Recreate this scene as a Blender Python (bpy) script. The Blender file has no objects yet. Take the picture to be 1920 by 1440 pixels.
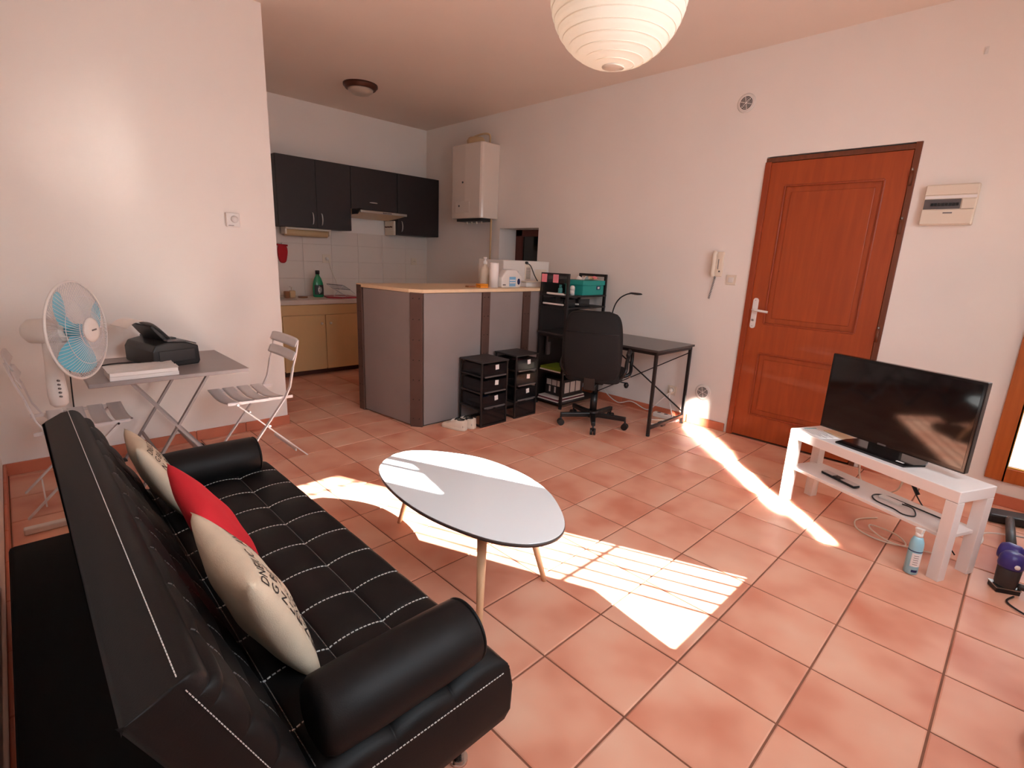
import bpy, math, random
from mathutils import Matrix, Vector, Quaternion
random.seed(7)
S = bpy.context.scene
COL = S.collection
PI = math.pi

# ------------------------------------------------------------------ camera
CAM = Vector((-1.195, -0.978, 1.3676))
YAW, PITCH, ROLL, FPX = 0.7822, 0.2400, 0.0431, 954.77
def cam_axes():
    cy, sy, cp, sp = math.cos(YAW), math.sin(YAW), math.cos(PITCH), math.sin(PITCH)
    f = Vector((sy*cp, cy*cp, -sp)); r = Vector((cy, -sy, 0)); u = r.cross(f)
    c, s = math.cos(ROLL), math.sin(ROLL)
    return c*r + s*u, -s*r + c*u, f
cr, cu, cf = cam_axes()
cd = bpy.data.cameras.new('camera'); cd.sensor_width = 36.0; cd.lens = 36.0*FPX/1920.0
cd.clip_start = 0.02; cd.clip_end = 200
cam = bpy.data.objects.new('camera', cd); COL.objects.link(cam)
cam.matrix_world = Matrix(((cr.x, cu.x, -cf.x, CAM.x), (cr.y, cu.y, -cf.y, CAM.y), (cr.z, cu.z, -cf.z, CAM.z), (0, 0, 0, 1)))
S.camera = cam

# ------------------------------------------------------------------ world, sun, daylight, exposure
w = bpy.data.worlds.new('world'); S.world = w; w.use_nodes = True
bg = w.node_tree.nodes['Background']; bg.inputs[0].default_value = (0.80, 0.90, 1.0, 1); bg.inputs[1].default_value = 2.6
SUN_DIR = Vector((-0.42, 1.0, -0.689)).normalized()
def aim(o, d):
    o.rotation_euler = Vector(d).to_track_quat('-Z', 'Y').to_euler()
sl = bpy.data.lights.new('sun', 'SUN'); sl.energy = 115.0; sl.angle = math.radians(0.4); sl.color = (1.0, 0.95, 0.89)
so = bpy.data.objects.new('sun', sl); COL.objects.link(so); so.location = (4, -6, 6); aim(so, SUN_DIR)
def area(name, loc, d, sx, sy, watts, col, spread=180.0):
    l = bpy.data.lights.new(name, 'AREA'); l.shape = 'RECTANGLE'; l.size = sx; l.size_y = sy
    l.energy = watts; l.color = col; l.spread = math.radians(spread)
    o = bpy.data.objects.new(name, l); COL.objects.link(o); o.location = loc; aim(o, d)
    return o
YB = -1.5                                   # inner face of the wall behind the camera
area('daylight_rear_window', (1.2, YB-0.02, 1.6), (0.15, 1, -0.3), 0.75, 1.5, 34, (0.82, 0.92, 1.0), 160)
area('added_rear_daylight', (-0.22, YB+0.05, 1.55), (0.15, 1, -0.56), 1.0, 1.4, 64, (0.80, 0.91, 1.0), 150)  # extra daylight added behind the camera, the wall has no opening there
area('daylight_side_window', (3.05, -1.22, 1.2), (-1, 0, 0), 0.42, 1.9, 5, (0.90, 0.96, 1.0))
# added lamps imitating sunlight off the open glass leaf: four rows of two panes
BEAM = Vector((0.69, 0.73, -0.638)).normalized()
bq = BEAM.to_track_quat('-Z', 'Y')
for i in range(4):
    for j in range(2):
        l = bpy.data.lights.new('leaf_reflection_lamp', 'AREA'); l.shape = 'RECTANGLE'
        l.size = 0.076; l.size_y = (0.14+0.17*j, 0.31, 0.31, 0.18+0.05*j)[i]; l.energy = 5.0*l.size_y/0.31; l.color = (1.0, 0.93, 0.84); l.spread = math.radians(2.4)
        o = bpy.data.objects.new('leaf_reflection_lamp', l); COL.objects.link(o)
        o.rotation_euler = bq.to_euler()
        o.location = Vector((0.885-0.037, -1.33+0.035, 0.942+0.388*i)) + bq @ Vector(((j-0.5)*0.094, (0.31-l.size_y)/2*(1 if i == 0 else -1), 0))
S.view_settings.view_transform = 'Standard'; S.view_settings.look = 'None'
S.view_settings.exposure = -0.60; S.view_settings.gamma = 1.0; S.view_settings.use_curve_mapping = False
S.cycles.max_bounces = 10; S.cycles.diffuse_bounces = 6; S.cycles.glossy_bounces = 4
S.cycles.caustics_reflective = True; S.cycles.caustics_refractive = False; S.cycles.blur_glossy = 0.1
S.cycles.sample_clamp_indirect = 200.0

# ------------------------------------------------------------------ materials
def lin(c):
    return tuple((x/12.92 if x <= 0.04045 else ((x+0.055)/1.055)**2.4) for x in (v/255.0 for v in c))
MATS = {}
def M(name, c, rough=0.5, metal=0.0, var=0.0, vscale=6.0, bump=0.0, bscale=80.0, alpha=1.0, trans=0.0, coat=0.0, spec=0.5, emit=0.0, objvar=0.0, detail=3.0):
    m = bpy.data.materials.new(name); m.use_nodes = True
    nt = m.node_tree; b = nt.nodes['Principled BSDF']
    col = lin(c)
    b.inputs['Base Color'].default_value = (*col, 1); b.inputs['Roughness'].default_value = rough
    b.inputs['Metallic'].default_value = metal; b.inputs['Alpha'].default_value = alpha
    b.inputs['Transmission Weight'].default_value = trans; b.inputs['Coat Weight'].default_value = coat
    b.inputs['Specular IOR Level'].default_value = spec
    b.inputs['Coat Roughness'].default_value = 0.12
    if emit: b.inputs['Emission Color'].default_value = (*col, 1); b.inputs['Emission Strength'].default_value = emit
    tc = nt.nodes.new('ShaderNodeTexCoord')
    cur = None
    if var:
        n = nt.nodes.new('ShaderNodeTexNoise'); n.inputs['Scale'].default_value = vscale; n.inputs['Detail'].default_value = detail
        nt.links.new(tc.outputs['Object'], n.inputs['Vector'])
        mr = nt.nodes.new('ShaderNodeMapRange'); mr.inputs[1].default_value = 0.3; mr.inputs[2].default_value = 0.7
        mr.inputs[3].default_value = 1-var; mr.inputs[4].default_value = 1+var
        nt.links.new(n.outputs['Fac'], mr.inputs[0]); cur = mr.outputs[0]
    if objvar:
        oi = nt.nodes.new('ShaderNodeObjectInfo')
        mr2 = nt.nodes.new('ShaderNodeMapRange'); mr2.inputs[3].default_value = 1-objvar; mr2.inputs[4].default_value = 1+objvar
        nt.links.new(oi.outputs['Random'], mr2.inputs[0])
        if cur is None: cur = mr2.outputs[0]
        else:
            mu = nt.nodes.new('ShaderNodeMath'); mu.operation = 'MULTIPLY'
            nt.links.new(cur, mu.inputs[0]); nt.links.new(mr2.outputs[0], mu.inputs[1]); cur = mu.outputs[0]
    if cur is not None:
        vm = nt.nodes.new('ShaderNodeVectorMath'); vm.operation = 'SCALE'; vm.inputs[0].default_value = col
        nt.links.new(cur, vm.inputs['Scale']); nt.links.new(vm.outputs[0], b.inputs['Base Color'])
    if bump:
        n2 = nt.nodes.new('ShaderNodeTexNoise'); n2.inputs['Scale'].default_value = bscale; n2.inputs['Detail'].default_value = 4
        nt.links.new(tc.outputs['Object'], n2.inputs['Vector'])
        bp = nt.nodes.new('ShaderNodeBump'); bp.inputs['Strength'].default_value = bump; bp.inputs['Distance'].default_value = 0.004
        nt.links.new(n2.outputs['Fac'], bp.inputs['Height']); nt.links.new(bp.outputs[0], b.inputs['Normal'])
    MATS[name] = m
    return m
def wood(name, c1, c2, rough=0.45, scale=3.0, axis=2, coat=0.1):
    m = bpy.data.materials.new(name); m.use_nodes = True; nt = m.node_tree; b = nt.nodes['Principled BSDF']
    tc = nt.nodes.new('ShaderNodeTexCoord'); mp = nt.nodes.new('ShaderNodeMapping')
    sc = [14, 14, 14]; sc[axis] = 1.0; mp.inputs['Scale'].default_value = [s*scale/3 for s in sc]
    n = nt.nodes.new('ShaderNodeTexNoise'); n.inputs['Scale'].default_value = 3; n.inputs['Detail'].default_value = 5; n.inputs['Distortion'].default_value = 0.6
    r = nt.nodes.new('ShaderNodeValToRGB'); r.color_ramp.elements[0].color = (*lin(c1), 1); r.color_ramp.elements[1].color = (*lin(c2), 1)
    r.color_ramp.elements[0].position = 0.3; r.color_ramp.elements[1].position = 0.7
    nt.links.new(tc.outputs['Object'], mp.inputs[0]); nt.links.new(mp.outputs[0], n.inputs[0]); nt.links.new(n.outputs[0], r.inputs[0]); nt.links.new(r.outputs[0], b.inputs['Base Color'])
    b.inputs['Roughness'].default_value = rough; b.inputs['Coat Weight'].default_value = coat
    return m

m_wall = M('plaster_wall', (237, 229, 222), 0.85, var=0.015, vscale=2, bump=0.08, bscale=60)
m_ceil = M('plaster_ceiling', (238, 220, 206), 0.9, var=0.015, vscale=1.5)
def tile_material():
    m = bpy.data.materials.new('terracotta_tile'); m.use_nodes = True; nt = m.node_tree; b = nt.nodes['Principled BSDF']
    tc = nt.nodes.new('ShaderNodeTexCoord'); oi = nt.nodes.new('ShaderNodeObjectInfo')
    ad = nt.nodes.new('ShaderNodeVectorMath'); ad.operation = 'MULTIPLY_ADD'; ad.inputs[1].default_value = (1, 1, 1)
    sc = nt.nodes.new('ShaderNodeVectorMath'); sc.operation = 'SCALE'; sc.inputs[0].default_value = (37, 53, 11)
    nt.links.new(oi.outputs['Random'], sc.inputs['Scale']); nt.links.new(tc.outputs['Object'], ad.inputs[0]); nt.links.new(sc.outputs[0], ad.inputs[2])
    n = nt.nodes.new('ShaderNodeTexNoise'); n.inputs['Scale'].default_value = 3.4; n.inputs['Detail'].default_value = 2.5; n.inputs['Roughness'].default_value = 0.45
    nt.links.new(ad.outputs[0], n.inputs['Vector'])
    r = nt.nodes.new('ShaderNodeValToRGB'); e = r.color_ramp.elements
    e[0].position = 0.28; e[0].color = (*lin((204, 128, 102)), 1); e[1].position = 0.72; e[1].color = (*lin((230, 182, 156)), 1)
    x = r.color_ramp.elements.new(0.5); x.color = (*lin((222, 160, 134)), 1)
    nt.links.new(n.outputs['Fac'], r.inputs[0]); nt.links.new(r.outputs[0], b.inputs['Base Color'])
    n2 = nt.nodes.new('ShaderNodeTexNoise'); n2.inputs['Scale'].default_value = 9; nt.links.new(ad.outputs[0], n2.inputs['Vector'])
    bp = nt.nodes.new('ShaderNodeBump'); bp.inputs['Strength'].default_value = 0.05; bp.inputs['Distance'].default_value = 0.004
    nt.links.new(n2.outputs['Fac'], bp.inputs['Height']); nt.links.new(bp.outputs[0], b.inputs['Normal'])
    b.inputs['Roughness'].default_value = 0.42; b.inputs['Specular IOR Level'].default_value = 0.4
    return m
m_tile = tile_material()
m_plinth = M('terracotta_plinth', (196, 112, 82), 0.45, var=0.1, vscale=5, objvar=0.04)
m_grout = M('grout', (132, 86, 66), 0.9, var=0.15, vscale=12)
m_wtile = M('white_wall_tile', (224, 212, 202), 0.3, objvar=0.01)
m_wgrout = M('pale_grout', (208, 194, 182), 0.9)
m_leather = M('black_leatherette', (16, 14, 14), 0.55, spec=0.25, var=0.12, vscale=8, bump=0.1, bscale=350)
m_blackcloth = M('black_underside_cloth', (8, 8, 8), 0.95)
m_thread = M('white_thread', (205, 200, 196), 0.7)
m_threaddim = M('grey_thread', (92, 86, 84), 0.7)
m_chrome = M('chrome', (205, 205, 205), 0.12, metal=1.0)
m_steel = M('brushed_steel', (180, 176, 170), 0.35, metal=1.0)
m_silver = M('silver_paint', (196, 192, 190), 0.3, metal=0.2)
m_linen = M('linen', (206, 188, 164), 0.9, var=0.06, vscale=14, bump=0.15, bscale=300)
m_print = M('black_print', (38, 32, 30), 0.9)
m_red = M('red_cotton', (206, 26, 42), 0.85, bump=0.12, bscale=300)
m_whitegloss = M('white_glass_top', (240, 248, 252), 0.11, spec=1.0, coat=1.0)
m_edge = M('dark_table_edge', (66, 52, 48), 0.5)
m_beech = wood('pale_beech', (214, 172, 132), (228, 190, 152), 0.5)
m_whitepaint = M('white_painted_metal', (214, 206, 204), 0.45)
m_greypaint = M('grey_painted_metal', (148, 138, 136), 0.4, var=0.03)
m_whiteplastic = M('white_plastic', (226, 220, 214), 0.4)
m_creamplastic = M('cream_plastic', (226, 212, 194), 0.45)
m_blackplastic = M('black_plastic', (20, 19, 20), 0.4)
m_greyplastic = M('grey_plastic', (92, 86, 86), 0.35)
m_darkgrey = M('dark_grey_plastic', (45, 42, 42), 0.5)
m_paper = M('white_paper', (236, 230, 226), 0.8)
m_blue = M('blue_fan_blade', (98, 196, 222), 0.3, alpha=0.85)
m_wire = M('white_wire', (222, 216, 216), 0.5)
m_darkwoodcab = M('anthracite_laminate', (36, 30, 31), 0.5, var=0.08, vscale=20)
m_beige = M('beige_laminate', (222, 184, 132), 0.45, var=0.02)
m_beigetop = M('beige_worktop', (228, 200, 164), 0.4, var=0.03, vscale=40)
m_sinktop = M('sink_top', (214, 196, 184), 0.35)
m_kick = M('dark_kick_board', (86, 52, 40), 0.6)
m_bargrey = M('grey_bar_panel', (142, 132, 130), 0.42, var=0.05, vscale=3)
m_barpost = M('brown_metal_strap', (88, 64, 56), 0.45, var=0.08, vscale=10)
m_bolt = M('bolt', (60, 44, 38), 0.4, metal=0.5)
m_boiler = M('white_enamel', (226, 212, 200), 0.18, coat=0.3)
m_beigehose = M('beige_hose', (206, 176, 136), 0.7)
m_door = wood('orange_varnished_wood', (152, 60, 14), (168, 72, 20), 0.5, scale=2.0)
m_doormould = wood('orange_wood_moulding', (140, 52, 12), (156, 62, 17), 0.5)
m_jamb = wood('brown_wood_jamb', (96, 46, 22), (116, 58, 28), 0.5)
m_nichewood = wood('dark_red_wood', (84, 32, 22), (100, 42, 28), 0.5)
m_winwood = wood('window_orange_wood', (170, 84, 26), (190, 98, 36), 0.4)
m_brass = M('golden_bead', (200, 150, 60), 0.35, metal=0.6)
m_darkglass = M('dark_glass', (24, 26, 22), 0.08, spec=0.6)
m_glass = M('clear_glass', (245, 250, 252), 0.02, alpha=0.12)
m_blacksteel = M('black_steel', (26, 21, 21), 0.4)
m_desktop = M('dark_desktop', (66, 58, 56), 0.22)
m_smoke = M('smoked_plastic', (26, 26, 28), 0.2, alpha=0.72)
m_teal = M('teal_card_box', (30, 150, 140), 0.6)
m_pink = M('pink_sticky_note', (236, 140, 152), 0.8)
m_mesh = M('black_chair_fabric', (17, 15, 15), 0.85, bump=0.1, bscale=400)
m_green = M('green_notebook', (120, 150, 40), 0.6)
m_maroon = M('maroon_folder', (116, 30, 48), 0.6)
m_whitelam = M('white_laminate', (228, 220, 216), 0.35)
m_tvbezel = M('tv_gloss_black', (10, 9, 10), 0.12)
m_screen = M('tv_screen', (8, 8, 9), 0.06, spec=0.6)
m_lightblue = M('light_blue_can', (150, 200, 216), 0.3)
m_navy = M('navy_print', (24, 40, 90), 0.5)
m_purple = M('purple_plastic', (52, 44, 120), 0.35)
m_orange = M('orange_sponge', (236, 150, 40), 0.85)
m_greenbottle = M('green_bottle', (46, 140, 96), 0.25)
m_ovenred = M('red_oven_mitt', (176, 24, 34), 0.8)
m_redtray = M('red_tray', (168, 24, 44), 0.4)
m_wrap = M('clear_bag', (225, 222, 220), 0.3)
m_brownjar = M('brown_jar', (150, 98, 62), 0.3)
m_lantern = M('rice_paper', (252, 244, 230), 0.9)
_nt = m_lantern.node_tree; _tr = _nt.nodes.new('ShaderNodeBsdfTranslucent'); _tr.inputs[0].default_value = (0.97, 0.91, 0.82, 1)
_mx = _nt.nodes.new('ShaderNodeMixShader'); _mx.inputs[0].default_value = 0.5
_nt.links.new(_nt.nodes['Principled BSDF'].outputs[0], _mx.inputs[1]); _nt.links.new(_tr.outputs[0], _mx.inputs[2])
_nt.links.new(_mx.outputs[0], _nt.nodes['Material Output'].inputs[0])
m_bronze = M('bronze_rim', (86, 46, 30), 0.4, metal=0.3)
m_frost = M('frosted_glass_bowl', (190, 172, 156), 0.4)
m_white_shoe = M('off_white_shoe', (222, 206, 188), 0.6)
m_label = M('white_label', (232, 226, 222), 0.7)
m_bluelabel = M('blue_label', (120, 176, 214), 0.5)
m_added_cloth = M('added_cream_cloth', (226, 212, 190), 0.9)
m_pouf = M('cream_pouf_fabric', (224, 196, 162), 0.9, bump=0.2, bscale=200)
m_grasslight = M('grey_print', (120, 112, 110), 0.8)
m_tealspray = M('teal_bottle', (70, 150, 150), 0.3)

# ------------------------------------------------------------------ mesh helpers
WM = {}
class MB:
    def __init__(s): s.v = []; s.f = []; s.s = []; s.mi = []
    def add(s, vs, fs, smooth=False, mi=0):
        o = len(s.v); s.v += [Vector(v) for v in vs]
        for f in fs: s.f.append([i+o for i in f]); s.s.append(smooth); s.mi.append(mi)
        return s
    def box(s, x0, y0, z0, x1, y1, z1, mi=0, mat=None):
        vs = [Vector(p) for p in ((x0,y0,z0),(x1,y0,z0),(x1,y1,z0),(x0,y1,z0),(x0,y0,z1),(x1,y0,z1),(x1,y1,z1),(x0,y1,z1))]
        if mat is not None: vs = [mat @ v for v in vs]
        return s.add(vs, [(3,2,1,0),(4,5,6,7),(0,1,5,4),(1,2,6,5),(2,3,7,6),(3,0,4,7)], mi=mi)
    def bar(s, p0, p1, w, h=None, up=(0,0,1), mi=0):
        p0, p1 = Vector(p0), Vector(p1); h = h or w; d = (p1-p0); L = d.length; d.normalize(); up = Vector(up)
        if abs(d.dot(up)) > 0.98: up = Vector((1,0,0)) if abs(d.x) < 0.9 else Vector((0,1,0))
        a = d.cross(up).normalized(); b = a.cross(d).normalized()
        m = Matrix(((a.x,d.x,b.x,p0.x),(a.y,d.y,b.y,p0.y),(a.z,d.z,b.z,p0.z),(0,0,0,1)))
        return s.box(-w/2, 0, -h/2, w/2, L, h/2, mi, m)
    def cyl(s, p0, p1, r0, r1=None, n=16, caps=True, smooth=True, mi=0):
        p0, p1 = Vector(p0), Vector(p1); r1 = r0 if r1 is None else r1
        d = (p1-p0).normalized(); up = Vector((0,0,1)) if abs(d.z) < 0.95 else Vector((1,0,0))
        a = d.cross(up).normalized(); b = d.cross(a)
        vs = []
        for p, r in ((p0, r0), (p1, r1)):
            for i in range(n):
                t = 2*PI*i/n; vs.append(p + a*(r*math.cos(t)) + b*(r*math.sin(t)))
        s.add(vs, [(i, (i+1) % n, n+(i+1) % n, n+i) for i in range(n)], smooth, mi)
        if caps: s.add(vs[:n], [tuple(range(n-1,-1,-1))], False, mi); s.add(vs[n:], [tuple(range(n))], False, mi)
        return s
    def tube(s, pts, r, n=8, closed=False, mi=0):
        pts = [Vector(p) for p in pts]; N = len(pts); vs = []; prev = None
        for i, p in enumerate(pts):
            if closed: d = pts[(i+1) % N]-pts[i-1]
            else: d = pts[min(i+1,N-1)]-pts[max(i-1,0)]
            if d.length < 1e-9: d = Vector((0,0,1))
            d.normalize()
            if prev is None:
                up = Vector((0,0,1)) if abs(d.z) < 0.9 else Vector((1,0,0)); a = d.cross(up).normalized()
            else: a = (prev - d*prev.dot(d)).normalized()
            prev = a; b = d.cross(a); rr = r[i] if isinstance(r, (list, tuple)) else r
            for k in range(n):
                t = 2*PI*k/n; vs.append(p + a*(rr*math.cos(t)) + b*(rr*math.sin(t)))
        fs = []
        for i in range(N if closed else N-1):
            j = (i+1) % N
            for k in range(n): fs.append((i*n+k, i*n+(k+1) % n, j*n+(k+1) % n, j*n+k))
        if not closed: fs += [tuple(range(n-1,-1,-1)), tuple((N-1)*n+k for k in range(n))]
        return s.add(vs, fs, True, mi)
    def lathe(s, prof, o=(0,0,0), axis=(0,0,1), n=24, sx=1.0, sy=1.0, mi=0, smooth=True, caps=True):
        q = Vector((0,0,1)).rotation_difference(Vector(axis).normalized()); o = Vector(o); vs = []
        for (r, h) in prof:
            for k in range(n):
                t = 2*PI*k/n; vs.append(o + q @ Vector((r*math.cos(t)*sx, r*math.sin(t)*sy, h)))
        fs = []
        for i in range(len(prof)-1):
            for k in range(n): fs.append((i*n+k, i*n+(k+1) % n, (i+1)*n+(k+1) % n, (i+1)*n+k))
        if caps and prof[0][0] > 1e-6: fs.append(tuple(range(n-1,-1,-1)))
        if caps and prof[-1][0] > 1e-6: fs.append(tuple((len(prof)-1)*n+k for k in range(n)))
        return s.add(vs, fs, smooth, mi)
    def prism(s, poly, a, b, plane='z', smooth=False, mi=0):
        def P(p, h):
            return (p[0],p[1],h) if plane == 'z' else ((p[0],h,p[1]) if plane == 'y' else (h,p[0],p[1]))
        n = len(poly); vs = [P(p,a) for p in poly]+[P(p,b) for p in poly]
        s.add(vs, [tuple(range(n-1,-1,-1)), tuple(range(n,2*n))], False, mi)
        return s.add(vs, [(i,(i+1)%n,n+(i+1)%n,n+i) for i in range(n)], smooth, mi)
    def grid(s, fn, nu, nv, smooth=True, mi=0, wrapu=False):
        vs = [fn(i/nu, j/nv) for j in range(nv+1) for i in range(nu+1)]
        return s.add(vs, [(j*(nu+1)+i, j*(nu+1)+i+1, (j+1)*(nu+1)+i+1, (j+1)*(nu+1)+i) for j in range(nv) for i in range(nu)], smooth, mi)
    def xf(s, m): s.v = [m @ v for v in s.v]; return s
    def mesh(s, name):
        me = bpy.data.meshes.new(name); me.from_pydata([tuple(v) for v in s.v], [], s.f); me.update()
        me.polygons.foreach_set('use_smooth', s.s); me.polygons.foreach_set('material_index', s.mi)
        return me
def fixn(me):
    import bmesh
    bm = bmesh.new(); bm.from_mesh(me); bmesh.ops.remove_doubles(bm, verts=bm.verts, dist=1e-6)
    bmesh.ops.recalc_face_normals(bm, faces=bm.faces); bm.to_mesh(me); bm.free()
def tag(o, label=None, cat=None, group=None, kind=None):
    if label: o['label'] = label
    if cat: o['category'] = cat
    if group: o['group'] = group
    if kind: o['kind'] = kind
    return o
def thing(name, label, cat, loc=(0,0,0), rz=0.0, group=None, kind=None):
    o = bpy.data.objects.new(name, None); COL.objects.link(o); o.empty_display_size = 0.1
    o.location = loc; o.rotation_euler = (0,0,rz)
    WM[o] = Matrix.Translation(Vector(loc)) @ Matrix.Rotation(rz, 4, 'Z')
    return tag(o, label, cat, group, kind)
def B(mb, name, mat, parent=None, bevel=0.0, seg=2, local=False, label=None, cat=None, group=None, kind=None, fix=True):
    """link a mesh builder as ONE mesh object; vertices are world coordinates unless local"""
    if parent is None:
        xs = [v.x for v in mb.v]; ys = [v.y for v in mb.v]; zs = [v.z for v in mb.v]
        base = Vector(((min(xs)+max(xs))/2, (min(ys)+max(ys))/2, min(zs)))
        mw = Matrix.Translation(base); mb.xf(mw.inverted())
    else:
        mw = WM[parent]
        if not local: mb.xf(mw.inverted())
    me = mb.mesh(name)
    if fix: fixn(me)
    for m in (mat if isinstance(mat, (list, tuple)) else [mat]): me.materials.append(m)
    o = bpy.data.objects.new(name, me); COL.objects.link(o)
    if parent is None: o.location = mw.translation
    else: o.parent = parent
    WM[o] = mw
    if bevel:
        md = o.modifiers.new('bevel', 'BEVEL'); md.width = bevel; md.segments = seg; md.limit_method = 'ANGLE'; md.angle_limit = math.radians(40)
    return tag(o, label, cat, group, kind)
def copy_tree(o, parent=None):
    c = o.copy(); COL.objects.link(c); c.parent = parent
    for ch in o.children: copy_tree(ch, c)
    return c
def struct(mb, name, mat, label, cat, bevel=0.0, parent=None):
    return B(mb, name, mat, parent, bevel, label=label if parent is None else None, cat=cat if parent is None else None, kind='structure' if parent is None else None)
def spline(pts, n=10, closed=False):
    pts = [Vector(p) for p in pts]; N = len(pts); out = []
    rng = range(N) if closed else range(N-1)
    for i in rng:
        if closed: p0, p1, p2, p3 = pts[i-1], pts[i], pts[(i+1)%N], pts[(i+2)%N]
        else: p0, p1, p2, p3 = pts[max(i-1,0)], pts[i], pts[i+1], pts[min(i+2,N-1)]
        for k in range(n):
            t = k/n
            out.append(0.5*((2*p1)+(p2-p0)*t+(2*p0-5*p1+4*p2-p3)*t*t+(3*p1-p0-3*p2+p3)*t**3))
    if not closed: out.append(pts[-1])
    return out
def dashes(mb, pts, L=0.008, gap=0.004, w=0.0022, mi=0):
    pts = [Vector(p) for p in pts]; acc = 0.0; cur = pts[0]; on = True; start = cur; need = L
    for q in pts[1:]:
        while (q-cur).length > need:
            d = (q-cur).normalized(); cur = cur + d*need
            if on: mb.bar(start, cur, w, w, mi=mi)
            on = not on; start = cur; need = L if on else gap
        need -= (q-cur).length; cur = q
def text_mesh(body, size=1.0):
    c = bpy.data.curves.new('txt', 'FONT'); c.body = body; c.size = size; c.resolution_u = 2
    o = bpy.data.objects.new('txt', c); COL.objects.link(o)
    bpy.context.view_layer.update()
    e = o.evaluated_get(bpy.context.evaluated_depsgraph_get()); me = e.to_mesh()
    vs = [v.co.copy() for v in me.vertices]; fs = [tuple(p.vertices) for p in me.polygons]
    e.to_mesh_clear(); bpy.data.objects.remove(o); bpy.data.curves.remove(c)
    return vs, fs
def rot(axis, deg): return Matrix.Rotation(math.radians(deg), 4, axis)
def T(*p): return Matrix.Translation(Vector(p))

# ================================================================== THE ROOM
XW, YL, XS, YK, XP, ZC = 3.07, 3.07, -1.355, 5.12, 0.29, 2.97   # right wall, left partition, side wall, kitchen wall, partition end, ceiling
TP = 0.335
fl = struct(MB().box(XS-0.1, YB-0.1, -0.12, XW+0.1, YK+0.1, -0.004), 'floor', m_grout, 'terracotta tiled floor with dark joints', 'floor')
def tile_mb(x0, y0, x1, y1):
    mb = MB(); e = 0.004; zb, zt = -0.012, 0.0
    vs = [(x0,y0,zb),(x1,y0,zb),(x1,y1,zb),(x0,y1,zb),(x0,y0,zt-0.002),(x1,y0,zt-0.002),(x1,y1,zt-0.002),(x0,y1,zt-0.002),
          (x0+e,y0+e,zt),(x1-e,y0+e,zt),(x1-e,y1-e,zt),(x0+e,y1-e,zt)]
    fs = [(0,1,5,4),(1,2,6,5),(2,3,7,6),(3,0,4,7),(4,5,9,8),(5,6,10,9),(6,7,11,10),(7,4,8,11),(8,9,10,11)]
    return mb.add(vs, fs)
full = tile_mb(-TP/2+0.0035, -TP/2+0.0035, TP/2-0.0035, TP/2-0.0035).mesh('tile'); full.materials.append(m_tile)
WM[fl] = WM[fl]
for i in range(-5, 10):
    for j in range(-5, 16):
        x0, x1, y0, y1 = i*TP, (i+1)*TP, j*TP, (j+1)*TP
        cx0, cx1, cy0, cy1 = max(x0, XS), min(x1, XW), max(y0, YB), min(y1, YK)
        if cx1-cx0 < 0.02 or cy1-cy0 < 0.02: continue
        if x1 <= XP and y0 >= YL: continue
        o_l = WM[fl].translation
        if cx0 == x0 and cx1 == x1 and cy0 == y0 and cy1 == y1:
            o = bpy.data.objects.new('tile', full); COL.objects.link(o); o.parent = fl
            o.location = Vector(((x0+x1)/2, (y0+y1)/2, 0)) - o_l
            o.rotation_euler = (random.uniform(-.0012,.0012), random.uniform(-.0012,.0012), random.choice((0,1,2,3))*PI/2)
        else:
            B(tile_mb(cx0+.0035, cy0+.0035, cx1-.0035, cy1-.0035), 'tile', m_tile, fl)
struct(MB().box(XS-0.1, YB-0.4, ZC, XW+0.4, YK+0.15, ZC+0.15), 'ceiling', m_ceil, 'plain white plaster ceiling', 'ceiling')
struct(MB().box(XS-0.1, YL, 0, XP, YK+0.1, ZC), 'wall_left', m_wall, 'white plaster wall behind the folding table', 'wall')
struct(MB().box(XS-0.15, YB-0.4, 0, XS, YL, ZC), 'wall_side', m_wall, 'white wall beside the sofa', 'wall')
wk = struct(MB().box(XP-0.1, YK, 0, XW+0.4, YK+0.15, ZC), 'wall_kitchen', m_wall, 'kitchen wall behind the dark cupboards', 'wall')
# splashback tiles on the kitchen wall
B(MB().box(XP, YK-0.004, 0.845, XW, YK, 1.60), 'splashback_mortar', m_wgrout, wk)
for i in range(8):
    for j in range(4):
        x0 = XP+i*0.3475; z0 = 0.85+j*0.1975
        B(MB().box(x0+.0015, YK-0.009, z0+.0015, min(x0+.346, XW), YK-0.003, min(z0+.196, 1.60)), 'tile', m_wtile, wk, bevel=0.0015, seg=1)
# right wall with door, niche and low window
def wall_x(holes, x0, x1, ya, yb):
    mb = MB(); ys = sorted({ya, yb, *[h[0] for h in holes], *[h[1] for h in holes]})
    for a, b in zip(ys, ys[1:]):
        hs = sorted([(h[2], h[3]) for h in holes if h[0] <= a+1e-6 and h[1] >= b-1e-6]); z = 0
        for h in hs:
            if h[0] > z: mb.box(x0, a, z, x1, b, h[0])
            z = h[1]
        mb.box(x0, a, z, x1, b, ZC)
    return mb
NICHE = (3.004, 3.632, 1.13, 1.715); DOOR = (-0.272, 0.675, 0.0, 2.20); WIN = (-1.47, -0.955, 0.165, 2.25)
struct(wall_x([NICHE, DOOR, WIN], XW, XW+0.36, YB-0.4, YK+0.1), 'wall_right', m_wall, 'white wall with the orange entrance door', 'wall')
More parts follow.
